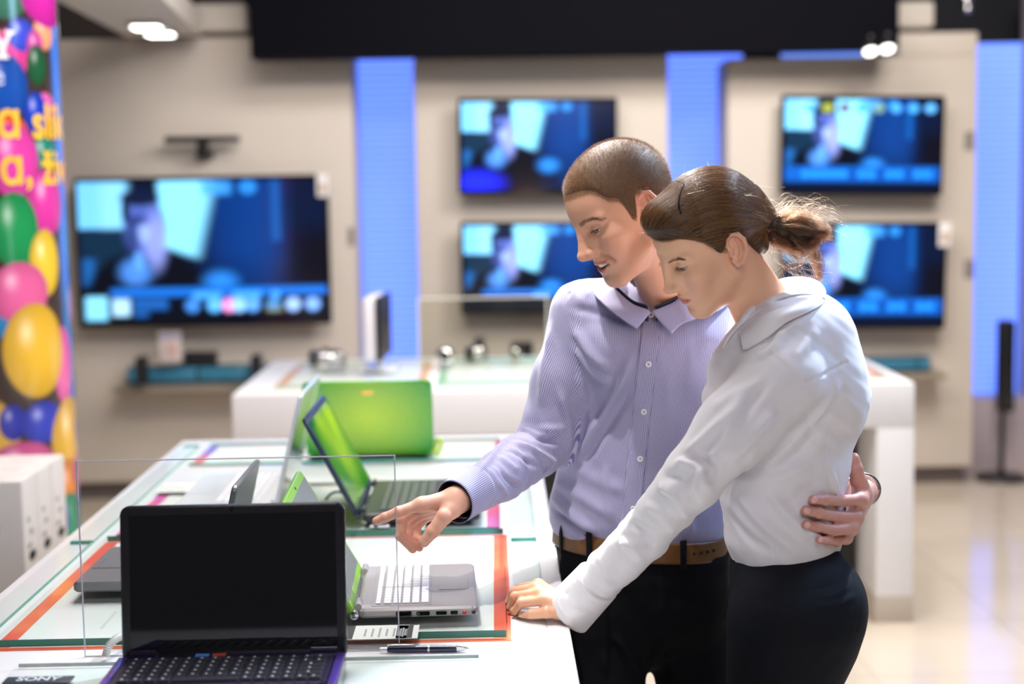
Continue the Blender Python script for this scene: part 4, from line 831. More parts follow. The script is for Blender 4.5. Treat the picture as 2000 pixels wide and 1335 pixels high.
def strands(name, curves, r0, r1, m, parent=None):
    """curves: list of (n,3) arrays -> one hair curves object"""
    cu = bpy.data.hair_curves.new(name); cu.add_curves([len(c) for c in curves])
    P_ = np.concatenate(curves).astype(np.float32); cu.attributes['position'].data.foreach_set('vector', P_.ravel())
    rad = np.concatenate([np.linspace(r0, r1, len(c)) for c in curves]).astype(np.float32)
    a = cu.attributes.get('radius') or cu.attributes.new('radius', 'FLOAT', 'POINT'); a.data.foreach_set('value', rad)
    o = bpy.data.objects.new(name, cu); COL.objects.link(o); cu.materials.append(m)
    if parent is not None: o.parent = parent
    return o
# ----------------------------------------------------------------- heads
def head_sdf(w):
    """w: 0 man, 1 woman. Units cm, x forward, y left, z up, origin between the ears"""
    m = 1-w; S = Sdf()
    S.ell((-0.9+0.3*m, 0, 4.6), (9.5-0.3*m-0.3*w, 7.5, 8.4-1.2*w), 1.0)
    S.ell((2.3+0.55*m, 0, 3.9-0.2*w), (6.8, 6.3, 7.0-0.3*w), 2.0)
    S.ell((3.0, 0, -2.0), (5.95, 5.75, 6.6), 2.5)
    for y in (-1, 1):
        S.cap((0.8, y*(4.7+0.3*m), -4.6-0.6*m), (6.7, y*(1.2+0.5*m), -8.8), 1.6, 1.5, 2.0)
    S.ell((3.5, 0, -5.8), (4.9, 4.6, 4.2), 2.0)
    S.ell((7.2, 0, -8.75), (1.6, 1.7+0.3*m, 1.55), 1.4)
    S.ell((6.6, 0, -5.4), (2.5, 2.9, 2.5), 1.4)
    for y in (-1, 1):
        S.ell((5.9, y*4.4, -1.3), (1.9, 1.6, 1.6), 2.0)
        S.cap((8.5, y*1.0, 2.3), (6.8, y*4.8, 2.5), 0.55+0.25*m, 0.55+0.15*m, 1.2)
        S.ell((6.4, y*3.4, -3.6), (1.5, 1.6, 2.0), 1.6)               # cheek
        if m: S.ell((7.3, y*3.4, -3.0), (0.9, 1.0, 1.0), 1.0)          # smiling cheek
        S.ell((9.2, y*3.2, 0.95), (1.45, 1.9, 1.0), 1.1, 'S')        # socket
    # nose
    S.cap((8.75+0.2*m, 0, 2.2), (9.45, 0, 0.4), 0.7, 0.65, 1.0)
    tipx = 11.25-0.35*w
    S.cap((9.25, 0, 1.2), (tipx-0.4, 0, -2.2), 0.62, 0.75, 0.9)
    S.cap((8.9, 0, -0.2), (9.95, 0, -2.5), 0.75, 1.0, 0.7)
    for y in (-1, 1): S.ell((8.35, y*1.25, -1.6), (1.1, 0.95, 1.7), 1.2)
    S.ell((tipx, 0, -2.65+0.15*w), (0.78, 0.82-0.08*w, 0.72), 0.45)
    S.cap((tipx-0.2, 0, -3.15+0.1*w), (9.0, 0, -3.75), 0.42, 0.5, 0.5)
    for y in (-1, 1):
        S.ell((9.6, y*1.2, -2.8), (1.05, 0.62, 0.74), 0.6)
        S.ell((10.1, y*0.6, -3.7), (0.42, 0.22, 0.28), 0.18, 'S')
    # eyelids around the balls
    ec = [np.array((7.05, y*3.1, 0.9)) for y in (-1, 1)]
    up, lo = (math.radians(-3 if w else -6), math.radians(-34 if w else -30))
    for c in ec:
        for ang, sg in ((up, 1), (lo, -1)):
            nrm = np.array((-math.sin(ang), 0, math.cos(ang)))*sg
            def f(p, c=c, nrm=nrm, sg=sg):
                q = p-c.astype(np.float32); return np.maximum(np.sqrt((q*q).sum(1))-(1.44 if sg > 0 else 1.4), -(q@nrm.astype(np.float32)))
            S.add((f, c-1.5, c+1.5), 0.22)
        def crease(p, c=c):                   # fold above the upper lid
            q = p-(c+np.array((0.35, 0, 0.62))).astype(np.float32); return np.sqrt((np.sqrt(q[:, 0]**2+q[:, 1]**2*0.8)-1.1)**2+q[:, 2]**2)-0.03
        S.add((crease, c-1.8, c+1.8), 0.2, 'S')
    # mouth
    if w:
        cr = (7.75, 2.35, -5.6)
        for y in (-1, 1):
            S.path([(cr[0], y*cr[1], cr[2]), (8.75, y*1.25, -5.2), (9.2, y*0.45, -5.02), (9.15, 0, -5.12)], [0.16, 0.36, 0.4, 0.38], 0.3)
            S.path([(cr[0], y*cr[1], cr[2]), (8.65, y*1.2, -6.12), (8.95, 0, -6.3)], [0.16, 0.42, 0.5], 0.3)
            S.path([(cr[0]+0.15, y*(cr[1]+0.05), cr[2]), (9.2, y*1.0, -5.66), (9.65, 0, -5.62)], [0.1, 0.1, 0.1], 0.14, 'S')
    else:
        cr = (7.3, 2.9, -4.75)
        for y in (-1, 1):
            S.path([(8.0, y*2.1, -5.6), (9.0, 0, -5.85)], [0.6, 0.72], 0.25, 'S')
            S.path([(cr[0], y*cr[1], cr[2]), (8.35, y*1.7, -5.0), (9.0, 0, -4.98)], [0.2, 0.3, 0.36], 0.22)
            S.path([(cr[0], y*cr[1], cr[2]), (8.15, y*1.9, -6.2), (8.75, 0, -6.85)], [0.2, 0.4, 0.52], 0.22)
            S.path([(8.75, y*2.15, -3.3), (8.1, y*3.2, -4.2), (7.6, y*3.6, -5.2)], [0.1, 0.1, 0.1], 1.0, 'S')
    S.ell((9.5, 0, -7.45), (0.7, 1.4, 0.4), 0.9, 'S')               # dip under the lower lip
    S.cap((9.5, 0, -4.0), (9.4, 0, -4.7), 0.1, 0.12, 0.3, 'S')        # philtrum
    # ears
    for y in (-1, 1):
        E = np.array((-0.7, y*7.05, 0.2-0.5*w)); fl = math.radians(28); tl = math.radians(-10)
        e1 = np.array((math.cos(fl), -y*math.sin(fl), 0)); nn = np.array((math.sin(fl), y*math.cos(fl), 0)); e3 = np.array((0, 0, 1.0))
        a1 = e1*math.cos(tl)-e3*math.sin(tl)*-1; a1 = e1*math.cos(tl)+e3*math.sin(tl); a3 = e3*math.cos(tl)-e1*math.sin(tl)
        a1, a3 = e1*math.cos(tl)-e3*math.sin(tl), e3*math.cos(tl)+e1*math.sin(tl)
        g = lambda a, c, n: E+a1*a+a3*c+nn*n
        Rm = np.stack([a1, nn, a3], 1)
        S.ell(g(0.2, 0.0, -0.7), (1.0, 0.9, 2.2), 0.4, 'U', Rm)
        S.ell(g(-0.3, 0.3, 0.0), (1.6, 0.3, 2.7), 0.2, 'U', Rm)
        S.ell(g(0.05, -0.3, 0.45), (0.72, 0.5, 1.0), 0.25, 'S', Rm)
        S.ell(g(-0.35, 1.75, 0.4), (0.75, 0.26, 0.8), 0.25, 'S', Rm)
        S.path([g(*q) for q in ((0.5, 0.1, 0.15), (1.15, 0.9, 0.3), (1.05, 2.2, 0.38), (0.2, 3.0, 0.42), (-1.0, 2.75, 0.45), (-1.75, 1.6, 0.45), (-1.8, 0.2, 0.42), (-1.3, -1.3, 0.3), (-0.6, -2.3, 0.2), (0.2, -2.6, 0.15), (0.75, -1.9, 0.05))], [0.22, 0.28, 0.3, 0.32, 0.34, 0.34, 0.3, 0.32, 0.5, 0.52, 0.35], 0.16)
        S.path([g(*q) for q in ((-0.45, 2.0, 0.22), (-0.95, 0.7, 0.36), (-0.75, -0.8, 0.36), (-0.2, -1.5, 0.28))], [0.2, 0.28, 0.28, 0.22], 0.22)
        S.ell(g(0.85, -0.45, 0.32), (0.3, 0.28, 0.5), 0.22, 'U', Rm)
    return S, ec
def hairline(w):
    xs, zs = (([-12, -7.5, -5.0, -3.4, -2.6, 0.6, 1.1, 1.6, 2.4, 2.9, 3.6, 5.0, 5.8, 6.6, 7.6, 12], [-6.5, -6.2, -4.8, -2.5, 2.9, 3.2, 1.0, -0.8, -0.6, 2.2, 3.6, 4.2, 5.6, 6.6, 7.1, 7.2]) if not w else
              ([-12, -7.5, -6.2, -5.4, -4.6, -3.2, -2.4, 0.2, 0.9, 1.6, 2.3, 3.3, 4.6, 6.0, 7.4, 12], [-7.0, -6.6, -5.4, -3.9, -2.0, 0.2, 1.5, 1.8, 0.2, -0.3, 0.5, 2.9, 4.4, 5.6, 6.6, 7.2]))
    X = np.linspace(-14, 14, 561); Z = np.interp(X, xs, zs); k = np.exp(-(np.arange(-12, 13)/5.0)**2); k /= k.sum(); Z = np.convolve(np.pad(Z, 12, 'edge'), k, 'valid')
    return lambda p: p[:, 2]-np.interp(p[:, 0], X, Z)
def lidline(col, p, ec, up, lo, tone):
    for c in ec:
        q = p-c; r = np.linalg.norm(q, axis=1); el = np.arctan2(q[:, 2], np.maximum(q[:, 0], 1e-3)); k = (q[:, 0] > 0)*(1-sstep(1.48, 1.58, r))
        m = 0.8*k*np.exp(-((el-up)/0.1)**2)*(el > up-0.12)+0.35*k*np.exp(-((el-lo)/0.07)**2); m = np.clip(m, 0, 1)[:, None]; col = col*(1-m)+m*np.array(tone)
    return col
def skin_colour(p, base, lips, w, n=None):
    c = np.tile(np.array(base), (len(p), 1))
    def put(m, col): c[:] = c*(1-m[:, None])+m[:, None]*np.array(col)
    ay = np.abs(p[:, 1])
    put(0.35*np.exp(-(((p[:, 0]-6.8)/2.2)**2+((ay-4.0)/1.6)**2+((p[:, 2]+2.6)/1.8)**2)), lips)
    put(0.3*np.exp(-(((p[:, 0]-11)/1.2)**2+(ay/1.3)**2+((p[:, 2]+2.8)/1.0)**2)), lips)
    put(0.3*sstep(6.6, 7.6, ay)*(np.abs(p[:, 0]) < 3), lips)
    if w:
        t = np.clip(ay/2.4, 0, 1); zu = -5.62+0.78*(1-t**1.6)-0.12*np.exp(-(ay/0.25)**2); zl = -5.62-0.95*(1-t**1.8)
    else:
        t = np.clip(ay/2.9, 0, 1); zc = -5.7+0.95*t**1.6; zu = zc+0.98*(1-t**1.8)-0.1*np.exp(-(ay/0.3)**2); zl = zc-1.6*(1-t**1.8)
    put(0.85*sstep(-0.06, 0.1, zu-p[:, 2])*sstep(-0.06, 0.12, p[:, 2]-zl)*(p[:, 0] > 6.5)*(t < 1), lips)
    if w == 0:                                # inside of the open mouth, faint beard shadow
        t2 = np.clip(ay/2.5, 0, 1)
        put(0.9*((np.abs(p[:, 2]+5.75-0.7*t2**1.6) < 0.6*(1-t2**2)))*(p[:, 0] > 5)*(p[:, 0] < 8.45), (0.06, 0.015, 0.012))
        put(0.1*sstep(-3.5, -5.0, p[:, 2])*(p[:, 0] > 0), (0.25, 0.2, 0.18))
    return c
def ico(rad, n=24):
    u = np.linspace(0, math.pi, n+1); v = np.linspace(0, 2*math.pi, 2*n+1)[:-1]; p = [(math.cos(a)*rad, math.sin(a)*math.cos(b)*rad, math.sin(a)*math.sin(b)*rad) for a in u for b in v]
    m = 2*n; q = np.array([(i*m+j, i*m+(j+1) % m, (i+1)*m+(j+1) % m, (i+1)*m+j) for i in range(n) for j in range(m)])
    return np.array(p), q
def eyes(fr, ec, gaze, iris, parent):
    for c in ec:
        v, q = ico(1.3, 28); d = v[:, 0]/1.3; ang = np.degrees(np.arccos(np.clip(d, -1, 1)))
        col = np.tile(np.array(lin(206, 194, 188)), (len(v), 1))
        col[ang < 31] = iris; col[(ang < 31) & (ang > 26)] = np.array(iris)*0.4; col[ang < 13] = (0.003, 0.003, 0.003)
        g = np.array(gaze)/np.linalg.norm(gaze); a = np.cross((0, 0, 1), g); a /= np.linalg.norm(a); Rg = np.stack([g, a, np.cross(g, a)], 1)
        mesh_of('eye', fr.w(v@Rg.T+c), q, mat('wet_eye', (1, 1, 1), 0.05, attr='Col', coat=1.0), parent, col)
def on_surface(S, p, it=4, off=0.0):
    p = np.array(p, np.float32)
    for _ in range(it):
        d = S.ev(p); e = 0.05; g = np.stack([S.ev(p+np.eye(3, dtype=np.float32)[k]*e)-d for k in range(3)], 1)/e
        g /= np.linalg.norm(g, axis=1)[:, None]+1e-9; p = p-(d-off)[:, None]*g
    return p, g
def brow_strands(name, S, fr, pts, width, n, ln, m, parent, seed, r=0.0065):
    rng = np.random.RandomState(seed); P_ = np.array(pts, float); t = rng.rand(n); i = np.minimum((t*(len(P_)-1)).astype(int), len(P_)-2); f = t*(len(P_)-1)-i
    p = P_[i]*(1-f[:, None])+P_[i+1]*f[:, None]; d = P_[i+1]-P_[i]; d /= np.linalg.norm(d, axis=1)[:, None]
    taper = np.interp(t, [0, 0.15, 0.6, 1], [0.8, 1, 0.8, 0.25]); p[:, 2] += (rng.rand(n)-0.5)*width*taper
    p, g = on_surface(S, p, 5); d = d+np.array((0, 0, 0.5))*(1-t)[:, None]+rng.randn(n, 3)*0.12; d -= (d*g).sum(1)[:, None]*g; d /= np.linalg.norm(d, axis=1)[:, None]
    L = ln*(0.7+0.6*rng.rand(n)); cs = []
    for k in np.linspace(0, 1, 4): cs.append(fr.w(p+d*(L*k)[:, None]+g*(0.02+0.1*k*(1-k*0.8))))
    cs = np.stack(cs, 1); return strands(name, list(cs), r*0.01, r*0.002, m, parent)
def shell_hair(S, g, thick, extra=None):
    H = Sdf(); H.pr = [x for x in S.pr[:6]]; 
    if extra: extra(H)
    def post(p, d): return d-thick(p, g(p))
    H.post = [post]; return H
def glowhair(name, dark, light):
    m = bpy.data.materials.new(name); m.use_nodes = True; nt = m.node_tree; nt.nodes.clear(); out = nt.nodes.new('ShaderNodeOutputMaterial')
    h = nt.nodes.new('ShaderNodeBsdfHairPrincipled'); h.parametrization = 'COLOR'; h.inputs['Roughness'].default_value = 0.28; h.inputs['Radial Roughness'].default_value = 0.35
    hi = nt.nodes.new('ShaderNodeHairInfo'); rp = nt.nodes.new('ShaderNodeValToRGB'); rp.color_ramp.elements[0].color = (*dark, 1); rp.color_ramp.elements[1].color = (*light, 1)
    nt.links.new(hi.outputs['Random'], rp.inputs['Fac']); nt.links.new(rp.outputs['Color'], h.inputs['Color']); nt.links.new(h.outputs[0], out.inputs[0]); return m
def hairmat(name, dark, light, rough=0.35):
    m = bpy.data.materials.new(name); m.use_nodes = True; nt = m.node_tree; b = nt.nodes['Principled BSDF']
    hi = nt.nodes.new('ShaderNodeHairInfo'); rp = nt.nodes.new('ShaderNodeValToRGB'); rp.color_ramp.elements[0].color = (*dark, 1); rp.color_ramp.elements[1].color = (*light, 1)
    nt.links.new(hi.outputs['Random'], rp.inputs['Fac']); nt.links.new(rp.outputs['Color'], b.inputs['Base Color']); b.inputs['Roughness'].default_value = rough
    b.inputs['Specular IOR Level'].default_value = 0.6; b.inputs['Transmission Weight'].default_value = 0.0
    return m

def lashes(name, c, up, fr, parent, m, seed, n=70, ln=0.75):
    rng = np.random.RandomState(seed); cs = []
    for a in np.linspace(-1.12, 1.12, n):
        r = 1.45; p = c+r*np.array((math.cos(a)*math.cos(up), math.sin(a), math.cos(a)*math.sin(up))); d = p-c; d /= np.linalg.norm(d)
        d = d+np.array((0.1, 0.25*math.sin(a), -0.45))+rng.randn(3)*0.08; d /= np.linalg.norm(d); L = ln*(0.7+0.5*rng.rand())
        cs.append(fr.w(np.array([p-0.06*d, p+d*L*0.5, p+d*L+np.array((0, 0, 0.16))*L])))
    return strands(name, cs, 0.0001, 0.00003, m, parent)
# ----------------------------------------------------------------- cloth helpers
_prm = np.random.RandomState(11).permutation(4096); _rv = np.random.RandomState(12).rand(4096)*2-1
def vnoise(p):
    i = np.floor(p).astype(int); f = p-i; f = f*f*(3-2*f); r = 0
    for a in (0, 1):
        for b in (0, 1):
            for c in (0, 1):
                h = _rv[_prm[(_prm[(_prm[(i[:, 0]+a) % 4096]+i[:, 1]+b) % 4096]+i[:, 2]+c) % 4096]]
                r = r+h*(f[:, 0] if a else 1-f[:, 0])*(f[:, 1] if b else 1-f[:, 1])*(f[:, 2] if c else 1-f[:, 2])
    return r
def seg_dist(p, pts):
    """distance to a polyline and the run along it 0..1"""
    pts = np.array(pts); L = np.linalg.norm(np.diff(pts, axis=0), axis=1); cum = np.concatenate([[0], np.cumsum(L)])/max(L.sum(), 1e-9)
    best = np.full(len(p), 1e9); run = np.zeros(len(p))
    for i in range(len(pts)-1):
        a, b = pts[i], pts[i+1]; ab = b-a; t = np.clip(((p-a)@ab)/(ab@ab+1e-12), 0, 1); d = np.linalg.norm(p-a-t[:, None]*ab, axis=1); m = d < best
        best[m] = d[m]; run[m] = (cum[i]+(cum[i+1]-cum[i])*t)[m]
    return best, run
class Drape:
    """folds and seams laid on a cloth mesh along strokes found by looking at it from the camera"""
    def __init__(s, v, q):
        s.v = v.copy(); s.q = q; s.n = vnormals(v, q); s.tree = BVHTree.FromPolygons([tuple(x) for x in v], [tuple(x) for x in q.tolist()])
    def hit(s, px, py):
        d = Vector(ray(px, py)).normalized(); h = s.tree.ray_cast(Vector(CAMP), d)
        if h[0] is None: h = s.tree.find_nearest(P(px, py, float(np.median(s.v[:, 1]))))
        return np.array(h[0])
    def fold(s, pts, amp, wd, taper=True):
        c = np.array([s.hit(*p) for p in pts]); t = np.linspace(0, 1, len(c)); tt = np.linspace(0, 1, max(len(c)*3, 6)); c = np.stack([np.interp(tt, t, c[:, k]) for k in range(3)], 1)
        for _ in range(2): c[1:-1] = (c[:-2]+2*c[1:-1]+c[2:])/4
        near = (np.abs(s.v-(c.max(0)+c.min(0))/2) < (c.max(0)-c.min(0))/2+3*wd).all(1); i = np.nonzero(near)[0]
        d, r = seg_dist(s.v[i], c); x = (d/wd)**2; a = amp*(1-0.8*x)*np.exp(-x)
        if taper: a = a*np.clip(np.minimum(r, 1-r)*5+0.15, 0, 1)
        s.v[i] += s.n[i]*a[:, None]; return s
    def seam(s, pts, depth=0.0012, wd=0.0028): return s.fold(pts, -depth, wd, False)
    def noise(s, amp, sc, w=None, M=None):
        p = s.v if M is None else s.v@np.array(M).T; a = amp*(vnoise(p*sc)+0.5*vnoise(p*sc*2.1+7)); s.v += s.n*(a if w is None else a*w)[:, None]; return s
def spline(pts, n):
    pts = np.array(pts, float); m = len(pts); out = []
    for x in np.linspace(0, m-1, n):
        i = min(int(x), m-2); s = x-i; p0, p1, p2, p3 = pts[max(i-1, 0)], pts[i], pts[i+1], pts[min(i+2, m-1)]
        out.append(0.5*((2*p1)+(p2-p0)*s+(2*p0-5*p1+4*p2-p3)*s*s+(3*p1-p0-3*p2+p3)*s**3))
    return np.array(out)
def sheet(name, rows, mats, parent, n=60, m=10, thick=0.0014, attrs=None):
    """cloth sheet through several edge polylines of world points, given a thickness"""
    R_ = [spline(r, n) for r in rows]; G = np.array([spline([R_[k][i] for k in range(len(R_))], m) for i in range(n)])
    v = G.reshape(-1, 3); i = np.arange((n-1)*(m-1)); a, b = i//(m-1), i % (m-1); k = a*m+b; q = np.stack([k, k+1, k+m+1, k+m], 1); nn = vnormals(v, q)
    V = np.concatenate([v+nn*thick/2, v-nn*thick/2]); N = len(v); Q = [q, q[:, ::-1]+N]
    rim = [(j, j+1) for j in range(m-1)]+[((n-1)*m+j+1, (n-1)*m+j) for j in range(m-1)]+[((j+1)*m, j*m) for j in range(n-1)]+[(j*m+m-1, (j+1)*m+m-1) for j in range(n-1)]
    Q.append(np.array([(y, x, x+N, y+N) for x, y in rim])); Q = np.concatenate(Q)
    at = None
    if attrs: at = {'u': np.tile(np.repeat(np.linspace(0, attrs, n), m), 2)}
    return mesh_of(name, V, Q, mats, parent, None, at)
def finger(S, fr, pts, rs, k0=0.7):
    p = [fr.l(np.array(P(*a))) for a in pts]; S.path(p, rs, k0, 'U', 0.28)
    for a, r in zip(p[1:-1], rs[1:-1]): S.ell(a, (r*1.06,)*3, 0.2)
    return p
def join_meshes(parts):
    V = []; Q = []; C = []; n = 0
    for v, q, c in parts: V.append(v); Q.append(q+n); C.append(c); n += len(v)
    return np.concatenate(V), np.concatenate(Q), np.concatenate(C)
def nail(col, v, fr, c, r, tone):
    d = np.linalg.norm((v-c)*np.array((1, 1, 1)), axis=1); m = 0.8*(1-sstep(r*0.8, r*1.05, d))[:, None]; return col*(1-m)+m*np.array(tone)
# ================================================================= the man
MAN0 = Vector((0.3, 2.86, 0))
man = thing('person', 'person in a blue striped shirt, pointing with one arm and hugging the person in white', 'person', MAN0, 0, 'couple at the table')
def adopt(o, parent):
    o.parent = parent
    if parent.type == 'EMPTY': o.matrix_parent_inverse = Matrix.Translation(-parent.location)
    return o
FM = Frame([[-0.8434, 0.3369, -0.4185], [-0.3425, -0.9373, -0.0642], [-0.4139, 0.0892, 0.906]], [0.2384, 2.7199, 1.5391], 1.008)
SM, ecM = head_sdf(0)
nb = FM.l(np.array(P(1335, 640, 2.87))); SM.cap((-2.6, 0, -3.0), nb, 5.0, 6.2, 2.2)
skinM = mat('skin_man', (1, 1, 1), 0.45, spec=0.35, attr='Col', sss=0.1, bump=0.06, bscale=900)
toneM, lipM = lin(220, 166, 138), lin(190, 100, 94)
v, q = SM.mesh(0.14, smooth=1); col = skin_colour(v, toneM, lipM, 0)
col = lidline(col, v, ecM, math.radians(-6), math.radians(-30), lin(70, 42, 32)); gM = hairline(0); hg = 0.55*sstep(-0.3, 0.6, gM(v))[:, None]; col = col*(1-hg)+hg*np.array(lin(120, 88, 62))
parts = [(FM.w(v), q, col)]
# right hand, pointing
FH = Frame(np.eye(3), P(860, 990, 2.6), 1.0); S = Sdf()
wr = FH.l(np.array(P(893, 976, 2.605))); el = FH.l(np.array(P(1040, 880, 2.8)))
fi = finger(S, FH, [(824, 984, 2.583), (779, 999, 2.575), (752, 1010, 2.575), (735, 1017, 2.576)], [1.05, 0.92, 0.82, 0.72])
fm = finger(S, FH, [(826, 991, 2.602), (786, 1014, 2.6), (782, 1046, 2.598), (806, 1072, 2.592)], [1.02, 0.95, 0.85, 0.74])
fr_ = finger(S, FH, [(832, 997, 2.622), (797, 1024, 2.625), (797, 1052, 2.62), (819, 1069, 2.612)], [0.98, 0.9, 0.8, 0.7])
fp = finger(S, FH, [(842, 1001, 2.64), (814, 1028, 2.652), (814, 1048, 2.648), (828, 1060, 2.64)], [0.9, 0.78, 0.7, 0.62])
th = finger(S, FH, [(884, 992, 2.583), (868, 1008, 2.566), (845, 1037, 2.562), (828, 1058, 2.562)], [1.55, 1.32, 1.12, 0.92], 1.2)
S.cap(wr*0.6+el*0.4, wr, 2.7, 2.5, 1.0); w1, w2 = wr+np.array((0, -0.9, 0.5)), wr+np.array((0, 1.0, 0.1))
for f, w_ in ((fi, w1), (fm, w1), (fr_, w2), (fp, w2)): S.cap(w_, f[0], 1.7, 1.2, 1.0)
S.cap(w1, th[0], 1.8, 1.5, 1.0)
v, q = S.mesh(0.13, smooth=1); col = np.tile(np.array(lin(220, 166, 144)), (len(v), 1)); rd = np.zeros(len(v))
for f in (fi, fm, fr_, fp, th):
    for j in (1, 2): rd = np.maximum(rd, np.exp(-(np.linalg.norm(v-f[j], axis=1)/1.2)**2))
    rd = np.maximum(rd, np.exp(-(np.linalg.norm(v-f[3], axis=1)/1.0)**2))
col = col*(1-0.35*rd[:, None])+0.35*rd[:, None]*np.array(lin(206, 112, 88)); nt_ = lin(226, 176, 158)
col = nail(col, v, FH, th[3]+np.array((0.1, -0.85, 0.05)), 0.55, nt_)
parts.append((FH.w(v), q, col))
LEFT_HAND = len(parts)
# ---- shirt
SHM = Sdf(); up = np.array((0, 0, 1.0)); a_ = math.radians(8); latM = np.array((math.cos(a_), -math.sin(a_), 0))
cw = lambda px, py, Y: np.array(P(px, py, Y))
shR, elR, wrR = cw(1138, 612, 2.84), cw(1056, 872, 2.83), cw(897, 974, 2.61)
shL, elL, wrL = cw(1490, 640, 2.93), cw(1585, 930, 2.92), cw(1692, 962, 2.66)
TM = [cw(1252, 1060, 2.87), cw(1246, 1000, 2.87), cw(1256, 930, 2.87), cw(1275, 830, 2.87), cw(1292, 740, 2.87), cw(1305, 660, 2.87)]
SHM.add(f_chain(TM, [latM]*6, [0.158, 0.170, 0.163, 0.166, 0.172, 0.15], [0.112, 0.12, 0.114, 0.116, 0.118, 0.085]), 0.01)
SHM.cap(cw(1140, 606, 2.85), cw(1300, 588, 2.87), 0.052, 0.06, 0.05); SHM.cap(cw(1300, 588, 2.87), cw(1480, 632, 2.92), 0.06, 0.052, 0.05)
SHM.cap(cw(1190, 680, 2.80), cw(1400, 690, 2.8), 0.062, 0.062, 0.06)
SHM.path([shR, (shR+elR)/2+np.array((-0.002, 0, 0)), elR], [0.056, 0.05, 0.05], 0.03)
SHM.path([elR, (elR+wrR)/2+np.array((0.0, 0, -0.006)), wrR+(elR-wrR)*0.0], [0.05, 0.044, 0.036], 0.012)
SHM.path([shL, elL, wrL+(elL-wrL)*0.35], [0.056, 0.05, 0.036], 0.03)
cutd = (wrR-elR)/np.linalg.norm(wrR-elR)
v, q = SHM.mesh(0.003, smooth=2)
D = Drape(v, q)
vv = D.v; tA = seg_dist(vv, [shR, elR, wrR])
armw = sstep(0.09, 0.06, tA[0]) if False else (1-sstep(0.06, 0.085, tA[0]))
D.noise(0.0022, 26, None, np.diag([1.3, 1.0, 0.5]))
def along(a, k1, k0):
    a = a/np.linalg.norm(a); return np.eye(3)*k0+np.outer(a, a)*(k1-k0)
D.noise(0.003, 30, armw*np.exp(-((tA[1]-0.62)/0.16)**2), along(wrR-elR+np.array((0, 0, 0.05)), 2.2, 0.45)); D.noise(0.0022, 22, armw*np.exp(-((tA[1]-0.25)/0.2)**2), along(np.array((1.0, 0, 0.3)), 2.2, 0.4))
for pts, amp, wd in [
    ([(1120, 640), (1150, 690), (1190, 720)], 0.006, 0.014), ([(1125, 680), (1165, 735), (1195, 745)], 0.006, 0.012), ([(1128, 730), (1150, 800), (1160, 860)], 0.005, 0.014),
    ([(1118, 600), (1170, 610), (1230, 630)], -0.005, 0.012), ([(1235, 690), (1215, 740), (1165, 830), (1130, 900)], 0.007, 0.013), ([(1232, 760), (1180, 840), (1140, 905)], -0.006, 0.014),
    ([(1092, 760), (1110, 830), (1112, 880)], 0.006, 0.012), ([(1075, 640), (1062, 730), (1055, 800)], 0.004, 0.014),
    ([(1010, 842), (1050, 858), (1095, 862)], -0.009, 0.009), ([(1015, 822), (1060, 838), (1105, 835)], 0.007, 0.01), ([(1008, 866), (1045, 885), (1085, 905)], 0.010, 0.010), ([(990, 880), (1030, 905), (1072, 920)], -0.008, 0.009), ([(975, 893), (1010, 925), (1050, 940)], 0.009, 0.010), ([(962, 905), (985, 935), (1015, 955)], -0.006, 0.008), ([(948, 915), (975, 950), (990, 968)], 0.006, 0.009),
    ([(1000, 850), (960, 892), (930, 930)], 0.005, 0.010),
    ([(1075, 960), (1110, 1000), (1165, 1040)], 0.008, 0.013), ([(1078, 992), (1115, 1020), (1160, 1048)], -0.006, 0.010), ([(1085, 940), (1130, 965), (1200, 1010)], 0.005, 0.016), ([(1110, 905), (1150, 930), (1225, 960)], 0.004, 0.018),
    ([(1180, 905), (1185, 960), (1195, 1020)], 0.004, 0.012), ([(1350, 960), (1345, 1010), (1350, 1045)], 0.005, 0.012)]: D.fold(pts, amp*1.35, wd*0.9)
D.seam([(1112, 572), (1120, 640), (1126, 700), (1122, 770), (1112, 850)], 0.0016, 0.004)
D.seam([(1250, 640), (1243, 720), (1233, 820), (1225, 930), (1215, 1045)], 0.0014, 0.0032); D.fold([(1254, 640), (1248, 720), (1238, 820), (1230, 930), (1221, 1040)], 0.0016, 0.003, False)
D.seam([(912, 948), (925, 975), (938, 1000)], 0.0018, 0.003)
vv = D.v
# open ends: collar and cuffs
cuffn = cutd; base_c = wrR+cutd*0.004
endR = (vv-base_c)@cuffn > 0; nk = np.array(FM.w(nb)); nd = np.array(FM.w((-2.6, 0, -3.0)))-nk; nd /= np.linalg.norm(nd)
rel = vv-cw(1300, 588, 2.87); ax = np.array((-0.15, -0.5, 1.0)); ax /= np.linalg.norm(ax); hgt = rel@ax; rad = np.linalg.norm(rel-hgt[:, None]*ax, axis=1)
neckhole = (hgt > 0.0) & (rad < 0.064)
bot = vv[:, 2] < 0.925
kill = endR | neckhole | bot; q2 = q[~kill[q].any(1)]
